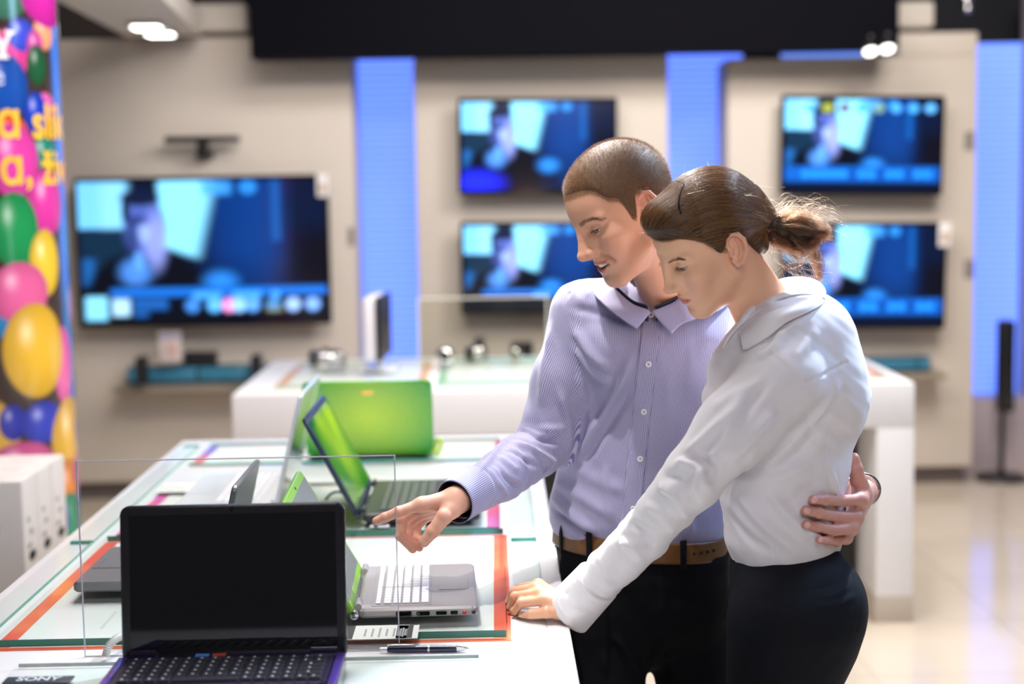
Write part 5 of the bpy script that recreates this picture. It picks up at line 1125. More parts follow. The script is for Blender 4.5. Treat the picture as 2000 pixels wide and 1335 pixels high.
# thread direction coordinate for the stripes
ctr = np.interp(vv[:, 2], [t[2] for t in TM], [t[0] for t in TM]); rel = np.stack([vv[:, 0]-ctr, vv[:, 1]-2.87], 1); lc = rel@latM[:2]; dc = rel@np.array((-latM[1], latM[0]))
u_t = lc*1.02+0.06*(vv[:, 2]-1.2)*0
ua = np.zeros(len(vv)); inarm = np.zeros(len(vv), bool)
for A, Bp in ((shR, elR), (elR, wrR), (shL, elL), (elL, wrL)):
    ab = Bp-A; L = np.linalg.norm(ab); ab = ab/L; t = (vv-A)@ab; r = vv-A-t[:, None]*ab; d = np.linalg.norm(r, axis=1); e1 = np.cross(ab, (0, 1, 0.3)); e1 /= np.linalg.norm(e1); e2 = np.cross(ab, e1)
    m = (d < 0.068) & (t > -0.01) & (t < L+0.02) & ~((A is shR) & (vv[:, 0] > cw(1120, 700, 2.8)[0]+0.012)); ua[m] = (np.arctan2(r@e1, r@e2)*0.048)[m]; inarm |= m
u_t[inarm] = ua[inarm]
def striped(name, ca, cb, period, third=None):
    m = bpy.data.materials.new(name); m.use_nodes = True; nt = m.node_tree; b = nt.nodes['Principled BSDF']; b.inputs['Roughness'].default_value = 0.75; b.inputs['Sheen Weight'].default_value = 0.25
    b.inputs['Specular IOR Level'].default_value = 0.3
    at = nt.nodes.new('ShaderNodeAttribute'); at.attribute_name = 'u'; mu = nt.nodes.new('ShaderNodeMath'); mu.operation = 'MULTIPLY'; mu.inputs[1].default_value = 2*math.pi/period
    si = nt.nodes.new('ShaderNodeMath'); si.operation = 'SINE'; rp = nt.nodes.new('ShaderNodeValToRGB'); mr = nt.nodes.new('ShaderNodeMapRange'); mr.inputs[1].default_value = -1
    rp.color_ramp.elements[0].position = 0.3; rp.color_ramp.elements[1].position = 0.7; rp.color_ramp.elements[0].color = (*ca, 1); rp.color_ramp.elements[1].color = (*cb, 1)
    nt.links.new(at.outputs['Fac'], mu.inputs[0]); nt.links.new(mu.outputs[0], si.inputs[0]); nt.links.new(si.outputs[0], mr.inputs[0]); nt.links.new(mr.outputs[0], rp.inputs['Fac']); nt.links.new(rp.outputs['Color'], b.inputs['Base Color'])
    return m
m_stripe = striped('blue_striped_cotton', lin(108, 114, 158), lin(192, 184, 208), 0.0031)
m_lining = mat('navy_collar_lining', lin(28, 30, 52), 0.6); m_button = mat('pearl_button', lin(236, 232, 232), 0.2); m_thread = mat('dark_thread', lin(24, 26, 44), 0.8)
shirtM = mesh_of('shirt', vv, q2, m_stripe, None, None, {'u': u_t})
adopt(shirtM, man)
DS = Drape(vv, q2)
for k, (px, py) in enumerate(((1272, 617), (1266, 710), (1258, 803), (1250, 895), (1237, 993))):
    h = DS.hit(px, py); d, n_, i_, _ = DS.tree.find_nearest(Vector(h)); n_ = Vector(n_)
    if n_.dot(Vector(h)-Vector(CAMP)) > 0: n_ = -n_
    Mx = Matrix.Translation(Vector(h)+n_*0.0032) @ n_.to_track_quat('Z', 'Y').to_matrix().to_4x4()
    bm = B(); lathe(bm, [(0, 0.0008), (0.0028, 0.0008), (0.0036, 0.0022), (0.0052, 0.002), (0.0056, 0.0006), (0.005, -0.0006), (0, -0.0006)], 24, Mx)
    bu = adopt(obj('button', bm, m_button), shirtM); bm = B(); box(bm, (0, 0, 0), (0.003, 0.0009, 0.0008)); box(bm, (0, 0, 0.0003), (0.0009, 0.003, 0.0008))
    for v_ in bm.verts: v_.co = Mx @ (v_.co+Vector((0, 0, 0.0012)))
    adopt(obj('button_thread', bm, m_thread), bu)
# button placket, a strip of its own down the front
pr = []
for k in range(11):
    f = k/10; y_ = 626+f*410; xl = 1256-44*f; pr.append([DS.hit(xl+d_, y_)-np.array(ray(xl+d_, y_))*0.0016 for d_ in (0, 11, 22, 34)])
adopt(sheet('placket', pr, m_stripe, None, 14, 80, 0.0016, 0.034), shirtM)
# collar: stand with dark lining and the two leaves
def pts3(l): return [np.array(P(*a)) for a in l]
top = pts3([(1262, 603, 2.745), (1236, 594, 2.75), (1212, 574, 2.76), (1197, 556, 2.78), (1205, 538, 2.82), (1260, 520, 2.90), (1330, 520, 2.95), (1385, 535, 2.92), (1398, 552, 2.86), (1375, 570, 2.80), (1335, 580, 2.76), (1308, 594, 2.75), (1278, 606, 2.745)])
mid = pts3([(1268, 612, 2.742), (1236, 606, 2.74), (1204, 588, 2.75), (1184, 566, 2.775), (1186, 548, 2.82), (1250, 530, 2.915), (1330, 528, 2.965), (1400, 545, 2.93), (1416, 562, 2.86), (1390, 584, 2.79), (1345, 592, 2.75), (1312, 604, 2.745), (1276, 612, 2.742)])
out_ = pts3([(1243, 642, 2.728), (1214, 622, 2.728), (1180, 596, 2.74), (1160, 572, 2.77), (1166, 556, 2.82), (1240, 545, 2.93), (1330, 545, 2.985), (1415, 560, 2.94), (1432, 580, 2.86), (1405, 606, 2.78), (1360, 622, 2.742), (1330, 634, 2.735), (1312, 652, 2.73)])
adopt(sheet('collar', [top, mid, out_], m_stripe, None, 90, 14, 0.002, 0.55), shirtM)
inn = [p+(np.array(FM.w(nb))-p)*0.06+np.array((0, 0.004, 0.0)) for p in top]; low = [p+np.array((0.0, 0.006, -0.035)) for p in inn]
adopt(sheet('collar_lining', [[p+np.array((0, 0, 0.007)) for p in top], inn, low], m_lining, None, 90, 8, 0.002), shirtM)
# right cuff with its dark inside edge
e1 = np.cross(cutd, (0, 0, 1)); e1 /= np.linalg.norm(e1); e2 = np.cross(e1, cutd)
def ringpts(c, r1, r2): return [c+e1*math.cos(a)*r1+e2*math.sin(a)*r2 for a in np.linspace(0, 2*math.pi, 30)]
adopt(sheet('cuff', [ringpts(wrR-cutd*0.055, 0.0385, 0.0395), ringpts(wrR-cutd*0.02, 0.0375, 0.039), ringpts(wrR+cutd*0.014, 0.036, 0.0385)], m_stripe, None, 80, 10, 0.0024, 0.23), shirtM)
adopt(sheet('cuff_lining', [ringpts(wrR+cutd*0.0145, 0.0355, 0.038), ringpts(wrR-cutd*0.03, 0.034, 0.036)], m_lining, None, 60, 6, 0.0015), shirtM)
# ---- trousers
m_trs = mat('black_trouser_cloth', lin(12, 10, 16), 0.8, spec=0.2, bump=0.15, bscale=700)
TS = Sdf(); hipc = cw(1250, 1135, 2.87)
kneeR, kneeL = np.array((0.16+0.035, 2.82, 0.48)), np.array((0.40, 2.87, 0.48)); ankR, ankL = np.array((0.2, 2.86, 0.1)), np.array((0.42, 2.9, 0.1))
TS.add(f_chain([cw(1250, 1050, 2.87), cw(1250, 1100, 2.87), cw(1255, 1180, 2.88)], [latM]*3, [0.158, 0.172, 0.172], [0.112, 0.118, 0.115]), 0.01)
hR, hL = cw(1175, 1190, 2.86), cw(1340, 1190, 2.88)
TS.path([hR, kneeR, ankR], [0.092, 0.07, 0.058], 0.03); TS.path([hL, kneeL, ankL], [0.092, 0.07, 0.058], 0.02)
v, q = TS.mesh(0.005, smooth=2); D = Drape(v, q)
D.v[:, 0] = np.maximum(D.v[:, 0], np.where(D.v[:, 2] < 0.905, 0.1185, -9))
D.noise(0.003, 20)
for pts, amp, wd in [([(1095, 1090), (1100, 1130), (1130, 1180)], 0.005, 0.012), ([(1180, 1130), (1182, 1230), (1180, 1330)], 0.005, 0.008), ([(1290, 1120), (1300, 1200), (1310, 1330)], 0.005, 0.008), ([(1200, 1240), (1235, 1290), (1250, 1310)], 0.006, 0.010), ([(1300, 1250), (1270, 1290), (1255, 1310)], 0.006, 0.010)]: D.fold(pts, amp*1.35, wd*0.9)
kill = (D.v[:, 2] > 0.955) | (D.v[:, 2] < 0.055); q2 = q[~kill[q].any(1)]; trs = adopt(mesh_of('trousers', D.v, q2, m_trs), man)
beltc = cw(1250, 1048, 2.87); lat2 = np.array((*(-latM[1], latM[0]), 0))
def bring(dz, rx, ry, tilt=0.012): return [beltc+latM*math.cos(a)*rx+np.array((latM[1], -latM[0], 0))*math.sin(a)*ry+np.array((0, 0, dz-tilt*math.cos(a))) for a in np.linspace(0, 2*math.pi, 61)]
m_belt = mat('brown_leather_belt', lin(118, 78, 42), 0.4, var=0.25, vscale=40, bump=0.2, bscale=300)
belt = adopt(sheet('belt', [bring(0.018, 0.1625, 0.1165), bring(0.0, 0.1645, 0.118), bring(-0.02, 0.1665, 0.12)], m_belt, None, 160, 8, 0.004), man)
for ang in (150, 122, 60):
    a = math.radians(ang); c = beltc+latM*math.cos(a)*0.168+np.array((latM[1], -latM[0], 0))*math.sin(a)*0.1225+np.array((0, 0, -0.002-0.012*math.cos(a)))
    bm = B(); box(bm, (0, 0, 0), (0.013, 0.004, 0.055), 0.001, 2, 0)
    for v_ in bm.verts: v_.co = Vector(c)+(Matrix.Rotation(math.atan2(-latM[0]*math.sin(a)*0.12+latM[1]*math.cos(a)*0.165, latM[1]*math.sin(a)*0.12+latM[0]*math.cos(a)*0.165)+math.pi/2, 3, 'Z') @ v_.co)
    adopt(obj('belt_loop', bm, m_trs), trs)
for k in range(4):
    h = beltc+latM*math.cos(math.radians(52-6*k))*0.168+np.array((latM[1], -latM[0], 0))*math.sin(math.radians(52-6*k))*0.122+np.array((0, 0, -0.008))
    bm = B(); lathe(bm, [(0, 0.001), (0.0022, 0.001), (0.0026, -0.002)], 12, Matrix.Translation(Vector(h)) @ Matrix.Rotation(math.radians(90), 4, 'X')); adopt(obj('belt_hole', bm, m_black), belt)
for an in (ankR, ankL):
    S = Sdf(); S.cap(an+np.array((0, 0.03, -0.05)), an+np.array((-0.03, -0.15, -0.062)), 0.042, 0.036, 0.02); S.cap(an+np.array((0, 0.02, -0.02)), an+np.array((0, 0, 0.04)), 0.045, 0.045, 0.03)
    v, q = S.mesh(0.006); v[:, 2] = np.maximum(v[:, 2], 0.001); adopt(mesh_of('shoe', v, q, m_black), man)
core = Sdf(); core.add(f_chain(TM, [latM]*6, [0.13]*4+[0.13, 0.11], [0.085]*6), 0.02); core.path([shR, elR], [0.034, 0.022], 0.04); core.path([elR, wrR], [0.022, 0.025], 0.02); core.path([shL, elL], [0.036, 0.032], 0.04); core.path([elL, wrL], [0.03, 0.022], 0.02)
core.cap(np.array(FM.w(nb)), TM[4], 0.06, 0.08, 0.05); core.path([TM[0], hR, kneeR, ankR+np.array((0, 0, -0.02))], [0.1, 0.06, 0.045, 0.04], 0.03); core.path([TM[0], hL, kneeL, ankL+np.array((0, 0, -0.02))], [0.1, 0.06, 0.045, 0.04], 0.03)
v, q = core.mesh(0.012); parts.append((v, q, np.tile(np.array(toneM), (len(v), 1)))); partsM = parts
# ---- face details
eyes(FM, ecM, (0.88, 0.36, -0.3), lin(72, 62, 46), None)
mh = hairmat('buzzed_hair', lin(84, 58, 36), lin(182, 136, 88), 0.5); mhs = mat('buzzed_hair_base', lin(104, 74, 46), 0.6, var=0.4, vscale=900)
HM = shell_hair(SM, gM, lambda p, g: 0.34*sstep(0.0, 2.0, g)-0.12)
hv, hq = HM.mesh(0.2, (-11, -9, -8), (11, 9, 15)); keep = (gM(hv) > -0.25); hq = hq[keep[hq].all(1)]
hairM = adopt(mesh_of('hair', FM.w(hv), hq, mhs), man)
rng = np.random.RandomState(3); NH = 30000; idx = np.nonzero(gM(hv) > -0.3)[0]; idx = rng.choice(idx, NH); pn = hv[idx]+rng.randn(NH, 3)*0.08; nn = vnormals(hv, hq)[idx]
gg = gM(pn); ok = rng.rand(NH) < sstep(-0.5, 0.7, gg+rng.randn(NH)*0.15); pn, nn, gg = pn[ok], nn[ok], gg[ok]; n_ = len(pn)
ln = 0.16+0.34*sstep(0, 3.5, gg); dr = nn*0.8+np.array((0.5, 0, -0.25))+rng.randn(n_, 3)*0.16; dr /= np.linalg.norm(dr, axis=1)[:, None]; pn = pn-nn*0.03+nn*0.1*(1-sstep(0, 0.8, gg))[:, None]
ee = np.nonzero((gM(hv) > -0.3) & (gM(hv) < 1.0))[0]; ee = rng.choice(ee, 9000); pe, ge = on_surface(SM, hv[ee]+rng.randn(9000, 3)*0.1, 3); g2 = gM(pe); ok = rng.rand(9000) < sstep(-0.35, 0.5, g2); pe, ge = pe[ok], ge[ok]
de = ge*0.35+np.array((0.3, 0, -0.8))+rng.randn(len(pe), 3)*0.2; de /= np.linalg.norm(de, axis=1)[:, None]; Le = 0.14+0.16*rng.rand(len(pe)); ce = list(np.stack([FM.w(pe+de*(Le*k)[:, None]+ge*(0.01+0.05*k)) for k in (0, 0.5, 1)], 1))
cs = np.stack([FM.w(pn+dr*(ln*k)[:, None]+nn*(0.06*k)) for k in (0, 0.5, 1)], 1); adopt(strands('hair_stubble', list(cs)+ce, 0.00009, 0.00004, mh), hairM)['kind'] = 'stuff'
mb_ = hairmat('brown_brow_hair', lin(84, 58, 40), lin(120, 86, 58))
for y in (-1, 1): adopt(brow_strands('eyebrow', SM, FM, [(9.3, y*1.2, 2.4), (8.9, y*2.6, 2.8), (7.9, y*4.0, 2.9), (6.7, y*5.1, 2.3)], 0.6, 420, 0.7, mb_, None, 5+y), man)
for k, c in enumerate(ecM): adopt(lashes('eyelashes', c, math.radians(-6), FM, None, mb_, 31+k, 60, 0.6), man)
bm = B()
for k in range(-4, 5):
    a = k*0.26; c = FM.w((6.15+2.45*math.cos(a*0.85), 2.35*math.sin(a), -5.5+0.075*abs(k))); s = 0.0088 if abs(k) < 2 else 0.0076
    Rm = Matrix([[FM.R[i][j] for j in range(3)] for i in range(3)]) @ Matrix.Rotation(a*0.95, 3, 'Z'); box(bm, Vector(c), (0.004, s*0.97, 0.0098), 0.0016, 3, 0, Rm)
adopt(obj('teeth', bm, mat('tooth_enamel', lin(236, 228, 214), 0.15, coat=0.6)), man)
for o in list(bpy.data.objects):
    if o.name.startswith('eye') and o.parent is None and o.type in ('MESH',): adopt(o, man)
# ================================================================= the woman
WOM0 = Vector((0.47, 2.52, 0))
wom = thing('person', 'person in a white shirt leaning on the table, dark hair tied back in a ponytail', 'person', WOM0, 0, 'couple at the table')
FW = Frame([[-0.8368, 0.3318, -0.4356], [-0.2393, -0.9371, -0.2541], [-0.4925, -0.1084, 0.8635]], [0.3566, 2.4999, 1.494], 0.943)
SW, ecW = head_sdf(1)
nbW = FW.l(np.array(P(1515, 650, 2.52))); SW.cap((-2.4, 0, -3.0), nbW, 4.1, 5.8, 2.0)
skinW = mat('skin_woman', (1, 1, 1), 0.42, spec=0.35, attr='Col', sss=0.1, bump=0.04, bscale=900)
toneW, lipW = lin(240, 187, 152), lin(202, 114, 108)
v, q = SW.mesh(0.14, smooth=1); col = skin_colour(v, toneW, lipW, 1); col = lidline(col, v, ecW, math.radians(-3), math.radians(-34), lin(56, 36, 30)); partsW = [(FW.w(v), q, col)]
# left hand resting on the table edge
FL = Frame(np.eye(3), P(1060, 1180, 2.51), 1.0); S = Sdf(); wrW = cw(1113, 1192, 2.5); elW = cw(1352, 936, 2.365); shW = cw(1530, 738, 2.385)
wl = FL.l(wrW); ewl = FL.l(elW)
gi = finger(S, FL, [(1064, 1171, 2.5), (1018, 1177, 2.515), (1005, 1193, 2.525), (1008, 1206, 2.53)], [0.88, 0.78, 0.7, 0.62])
gm = finger(S, FL, [(1056, 1158, 2.515), (1006, 1164, 2.535), (998, 1186, 2.545), (1003, 1203, 2.55)], [0.88, 0.8, 0.72, 0.64])
gr_ = finger(S, FL, [(1049, 1147, 2.535), (1003, 1154, 2.56), (995, 1175, 2.57), (997, 1195, 2.575)], [0.85, 0.76, 0.7, 0.62])
gp = finger(S, FL, [(1052, 1141, 2.558), (1016, 1146, 2.58), (1006, 1160, 2.59), (1004, 1178, 2.595)], [0.78, 0.66, 0.6, 0.54])
gt = finger(S, FL, [(1094, 1194, 2.49), (1068, 1195, 2.488), (1038, 1199, 2.5), (1016, 1208, 2.515)], [1.15, 0.98, 0.86, 0.7], 0.9)
S.cap(wl+(ewl-wl)*0.22, wl, 2.3, 2.1, 0.8)
for f, o in ((gi, (-0.1, -0.5, 0.2)), (gm, (0, 0, 0.5)), (gr_, (0, 0.6, 0.5)), (gp, (0, 1.0, 0.2))): S.cap(wl+np.array(o), f[0], 1.5, 0.98, 0.8)
S.cap(wl+np.array((0, -0.5, -0.3)), gt[0], 1.5, 1.2, 0.8)
v, q = S.mesh(0.12, smooth=1); col = np.tile(np.array(lin(226, 172, 140)), (len(v), 1)); rd = np.zeros(len(v))
for f in (gi, gm, gr_, gp, gt):
    for j in (0, 1): rd = np.maximum(rd, np.exp(-(np.linalg.norm(v-f[j], axis=1)/1.0)**2))
col = col*(1-0.3*rd[:, None])+0.3*rd[:, None]*np.array(lin(208, 128, 100)); vw = FL.w(v); vw[:, 2] = np.maximum(vw[:, 2], np.where(vw[:, 0] < 0.117, 0.8768, 0)); partsW.append((vw, q, col))
# ---- shirt
fwd = np.array((-0.985, 0.17, 0.0)); latW = np.array((0.17, 0.985, 0.0))
SW2 = Sdf(); Y0w = 2.53
TW = [cw(1532, 1092, Y0w), cw(1530, 1030, Y0w), cw(1528, 960, Y0w), cw(1533, 880, Y0w), cw(1535, 800, Y0w), cw(1538, 740, Y0w), cw(1540, 685, Y0w)]
SW2.add(f_chain(TW, [fwd]*7, [0.084, 0.100, 0.104, 0.113, 0.121, 0.112, 0.088], [0.118, 0.135, 0.135, 0.138, 0.142, 0.14, 0.125]), 0.01)
SW2.cap(cw(1540, 660, Y0w), cw(1545, 655, 2.42), 0.07, 0.058, 0.05); SW2.cap(cw(1540, 660, Y0w), cw(1555, 650, 2.66), 0.07, 0.055, 0.05)
SW2.cap(cw(1600, 655, 2.46), cw(1604, 650, 2.58), 0.045, 0.045, 0.05); SW2.cap(cw(1618, 760, 2.45), cw(1620, 760, 2.6), 0.06, 0.06, 0.06)
SW2.ell(cw(1450, 790, 2.46), (0.062, 0.06, 0.06), 0.05); SW2.ell(cw(1450, 790, 2.6), (0.062, 0.06, 0.06), 0.05)
SW2.cap(cw(1475, 690, 2.46), cw(1450, 720, 2.5), 0.045, 0.045, 0.05)
SW2.path([shW, cw(1440, 832, 2.37), elW], [0.064, 0.057, 0.047], 0.03)
SW2.path([elW, cw(1258, 1045, 2.425), cw(1150, 1155, 2.478), wrW+(elW-wrW)*0.03], [0.047, 0.0385, 0.0375, 0.038], 0.012)
shW2, elW2, wrW2 = cw(1550, 700, 2.68), cw(1550, 900, 2.72), cw(1500, 1060, 2.70)
SW2.path([shW2, elW2, wrW2], [0.05, 0.042, 0.036], 0.03)
v, q = SW2.mesh(0.003, smooth=2); D = Drape(v, q); tW = seg_dist(D.v, [shW, elW, wrW]); aw = 1-sstep(0.06, 0.085, tW[0])
D.noise(0.0022, 22, None, np.diag([1, 1, 0.6])); D.noise(0.0022, 26, aw*np.exp(-((tW[1]-0.55)/0.13)**2), along(wrW-elW+np.array((0.1, 0, 0.0)), 2.2, 0.4)); D.noise(0.0028, 30, aw*np.exp(-((tW[1]-0.85)/0.15)**2), along(wrW-elW, 2.0, 0.5)); D.noise(0.0022, 18, 1-aw, along(np.array((0.6, 0, 0.8)), 2.4, 0.5))
for pts, amp, wd in [
    ([(1390, 800), (1440, 765), (1490, 740)], 0.003, 0.014), ([(1345, 880), (1395, 835), (1450, 790)], 0.006, 0.012), ([(1335, 890), (1375, 895), (1400, 930)], -0.008, 0.012), ([(1318, 905), (1345, 905), (1385, 955)], 0.009, 0.012), ([(1300, 925), (1335, 935), (1362, 985)], -0.007, 0.011), ([(1288, 945), (1320, 960), (1345, 1010)], 0.008, 0.012), ([(1260, 985), (1295, 1000), (1318, 1040)], 0.005, 0.012),
    ([(1405, 870), (1365, 930), (1345, 960)], 0.006, 0.010), ([(1450, 760), (1420, 850), (1400, 900)], 0.005, 0.016), ([(1520, 800), (1470, 850), (1420, 900)], 0.005, 0.016), ([(1500, 740), (1450, 810), (1400, 880)], -0.004, 0.012), ([(1230, 1020), (1262, 1040), (1270, 1075)], -0.005, 0.011), ([(1210, 1060), (1240, 1065), (1255, 1095)], 0.006, 0.012),
    ([(1576, 830), (1550, 860), (1500, 905)], 0.006, 0.014), ([(1600, 840), (1560, 890), (1500, 930)], -0.005, 0.014), ([(1640, 740), (1610, 790), (1580, 830)], 0.006, 0.012),
    ([(1585, 900), (1520, 930), (1450, 940)], 0.005, 0.018), ([(1600, 930), (1540, 985), (1500, 1000)], -0.004, 0.016), ([(1440, 960), (1500, 1030), (1560, 1075)], 0.006, 0.016), ([(1425, 1000), (1470, 1055), (1510, 1080)], -0.005, 0.012), ([(1500, 960), (1560, 1030), (1610, 1060)], 0.006, 0.014), ([(1580, 1000), (1610, 1040), (1625, 1060)], -0.005, 0.012), ([(1470, 880), (1440, 940), (1425, 990)], 0.005, 0.014),
    ([(1512, 690), (1540, 640), (1565, 625)], 0.004, 0.010), ([(1470, 700), (1500, 690), (1530, 640)], 0.005, 0.010), ([(1600, 640), (1570, 680), (1545, 700)], 0.003, 0.016), ([(1620, 920), (1628, 940), (1632, 965)], 0.006, 0.008)]: D.fold(pts, amp*1.35, wd*0.9)
D.seam([(1505, 690), (1535, 715), (1565, 755), (1580, 800), (1578, 825)], 0.0034, 0.0036); D.seam([(1575, 745), (1600, 735), (1630, 720), (1655, 706)], 0.0032, 0.0036)
D.seam([(1505, 690), (1515, 665), (1530, 645)], 0.0018, 0.003); D.seam([(1618, 850), (1608, 920), (1603, 970)], 0.001, 0.003); D.seam([(1500, 900), (1505, 990), (1512, 1090)], 0.001, 0.003)
vv = D.v; cutW = (wrW-elW)/np.linalg.norm(wrW-elW); rel = vv-cw(1545, 628, Y0w); ax = np.array((-0.45, 0, 1.0)); ax /= np.linalg.norm(ax); hgt = rel@ax; rad = np.linalg.norm(rel-hgt[:, None]*ax, axis=1)
kill = ((vv-wrW+cutW*0.01)@cutW > 0) & (tW[0] < 0.07) | ((hgt > 0.005) & (rad < 0.055)) | ((vv[:, 2] < 0.967) & ((tW[0] > 0.07) | (vv[:, 0] > 0.36))); q2 = q[~kill[q].any(1)]
m_wshirt = mat('white_cotton_shirt', lin(232, 228, 232), 0.8, sheen=0.3, spec=0.25, bump=0.1, bscale=600)
shirtW = adopt(mesh_of('shirt', vv, q2, m_wshirt), wom)
topW = pts3([(1441, 634, 2.50), (1443, 631, 2.475), (1470, 614, 2.45), (1512, 592, 2.44), (1556, 575, 2.45), (1594, 568, 2.48), (1606, 558, 2.525), (1590, 546, 2.565), (1560, 541, 2.6), (1520, 548, 2.625), (1475, 580, 2.63), (1445, 625, 2.6), (1430, 640, 2.57)])
midW = pts3([(1446, 655, 2.475), (1450, 650, 2.455), (1478, 634, 2.425), (1520, 614, 2.41), (1564, 596, 2.42), (1598, 582, 2.46), (1612, 568, 2.53), (1596, 556, 2.585), (1562, 552, 2.625), (1520, 560, 2.65), (1470, 595, 2.655), (1435, 640, 2.62), (1420, 655, 2.575)])
outW = pts3([(1452, 682, 2.43), (1462, 680, 2.418), (1500, 658, 2.4), (1536, 630, 2.395), (1574, 612, 2.41), (1600, 598, 2.455), (1612, 586, 2.53), (1596, 578, 2.6), (1562, 575, 2.645), (1520, 585, 2.67), (1465, 620, 2.675), (1425, 660, 2.64), (1412, 680, 2.58)])
_dr = Drape(vv, q2)
def lay(rows, lift):
    o = []
    for p in rows:
        h = _dr.tree.ray_cast(Vector(CAMP), Vector(p-CAMP).normalized()); L = np.linalg.norm(p-CAMP)
        o.append(CAMP+(p-CAMP)/L*min(L, h[3]-lift) if h[0] is not None and h[0].y < 2.52 else p)
    return o
midW = lay(midW, 0.012); outW = lay(outW, 0.007)
adopt(sheet('collar', [topW, midW, outW], m_wshirt, None, 100, 14, 0.002), shirtW)
inW = [p+(np.array(cw(1520, 600, 2.53))-p)*0.05 for p in topW]; loW = [p+np.array((0.004, 0, -0.03)) for p in inW]
adopt(sheet('collar_stand', [topW, inW, loW], m_wshirt, None, 100, 8, 0.0015), shirtW)
e1 = np.cross(cutW, (0, 0, 1)); e1 /= np.linalg.norm(e1); e2 = np.cross(e1, cutW)
adopt(sheet('cuff', [ringpts(wrW-cutW*0.08, 0.0375, 0.0385), ringpts(wrW-cutW*0.04, 0.0345, 0.040), ringpts(wrW+cutW*0.004, 0.031, 0.042)], m_wshirt, None, 80, 10, 0.0026), shirtW)
# ---- trousers
m_wtr = mat('navy_trouser_cloth', lin(10, 13, 22), 0.75, spec=0.25, bump=0.12, bscale=800)
WS = Sdf(); WS.add(f_chain([cw(1532, 1075, Y0w), cw(1538, 1120, Y0w), cw(1552, 1180, Y0w), cw(1548, 1240, Y0w)], [fwd]*4, [0.086, 0.097, 0.112, 0.108], [0.12, 0.15, 0.172, 0.172]), 0.01)
WS.ell(cw(1615, 1185, 2.45), (0.058, 0.075, 0.075), 0.05); WS.ell(cw(1612, 1185, 2.61), (0.058, 0.075, 0.075), 0.05)
knA, knB = np.array((0.43, 2.46, 0.46)), np.array((0.47, 2.64, 0.46)); akA, akB = np.array((0.50, 2.46, 0.09)), np.array((0.54, 2.66, 0.09))
WS.path([cw(1540, 1225, 2.44), knA, akA], [0.098, 0.062, 0.05], 0.03); WS.path([cw(1545, 1225, 2.62), knB, akB], [0.098, 0.062, 0.05], 0.02)
v, q = WS.mesh(0.0045, smooth=2); D = Drape(v, q); D.noise(0.0015, 18); D.seam([(1440, 1150), (1530, 1160), (1610, 1150), (1655, 1130), (1655, 1100)], 0.0016, 0.004); D.seam([(1668, 1120), (1678, 1170), (1672, 1230)], 0.0012, 0.004)
for pts in ([(1600, 1170), (1640, 1160), (1660, 1140)], [(1590, 1185), (1640, 1180), (1670, 1160)]): D.fold(pts, 0.002, 0.008)
kill = (D.v[:, 2] > 1.0) | (D.v[:, 2] < 0.05); adopt(mesh_of('trousers', D.v, q[~kill[q].any(1)], m_wtr), wom)
for an in (akA, akB):
    S = Sdf(); S.cap(an+np.array((0.03, 0, -0.05)), an+np.array((-0.14, 0, -0.06)), 0.035, 0.03, 0.02); S.cap(an+np.array((0.02, 0, -0.02)), an+np.array((0, 0, 0.04)), 0.037, 0.037, 0.03)
    v, q = S.mesh(0.006); v[:, 2] = np.maximum(v[:, 2], 0.001); adopt(mesh_of('shoe', v, q, m_black), wom)
core = Sdf(); core.add(f_chain(TW, [fwd]*7, [0.06]*7, [0.09]*7), 0.02); core.path([shW, elW], [0.034, 0.022], 0.03); core.path([elW, cw(1258, 1045, 2.425), wrW], [0.022, 0.018, 0.02], 0.02); core.path([shW2, elW2, wrW2], [0.032, 0.03, 0.024], 0.02)
core.cap(np.array(FW.w(nbW)), TW[5], 0.05, 0.07, 0.04); core.path([TW[0], cw(1540, 1225, 2.44), knA, akA], [0.07, 0.06, 0.04, 0.035], 0.02); core.path([TW[0], cw(1545, 1225, 2.62), knB, akB], [0.07, 0.06, 0.04, 0.035], 0.02)
v, q = core.mesh(0.012); partsW.append((v, q, np.tile(np.array(toneW), (len(v), 1)))); V, Q, C_ = join_meshes(partsW); adopt(mesh_of('body', V, Q, skinW, None, C_), wom)
# ---- face details
n0 = set(bpy.data.objects); eyes(FW, ecW, (0.88, 0.34, -0.32), lin(72, 72, 58), None)
for o in set(bpy.data.objects)-n0: adopt(o, wom)
mbW = hairmat('dark_brow_hair', lin(70, 48, 34), lin(100, 72, 50))
for y in (-1, 1): adopt(brow_strands('eyebrow', SW, FW, [(9.0, y*1.3, 2.1), (8.5, y*2.7, 2.55), (7.7, y*3.8, 2.7), (7.1, y*4.5, 2.45)], 0.42, 360, 0.6, mbW, None, 15+y), wom)
for k, c in enumerate(ecW): adopt(lashes('eyelashes', c, math.radians(-3), FW, None, mbW, 41+k, 80, 0.85), wom)
# ---- hair: a combed cap drawn back to the tie, then the ponytail
gW = hairline(1); tie = FW.l(np.array(P(1503, 430, 2.50)))
def bump(H):
    H.ell((5.4, 0, 8.2), (3.7, 5.2, 3.2), 1.5); H.ell((-1.5, 0, 7.4), (7.0, 6.6, 4.5), 2.0)
    H.ell((-7.6, 0, 2.4), (3.4, 4.6, 4.0), 2.5); H.ell((-6.0, 0, -3.0), (2.6, 4.2, 3.2), 2.0); H.cap((-8.5, 0, 2.5), tie, 2.6, 1.3, 1.8)
def thickW(p, g): return (0.6*sstep(0.0, 1.8, g)-0.1)
HW = shell_hair(SW, gW, thickW, bump); hv, hq = HW.mesh(0.2, (-15, -9, -8), (11.5, 9, 15)); keep = gW(hv) > -0.25; hq = hq[keep[hq].all(1)]
m_hb = mat('dark_brown_hair_base', lin(60, 40, 26), 0.45, var=0.4, vscale=60); m_hs = hairmat('dark_brown_hair', lin(48, 30, 18), lin(172, 122, 72), 0.38)
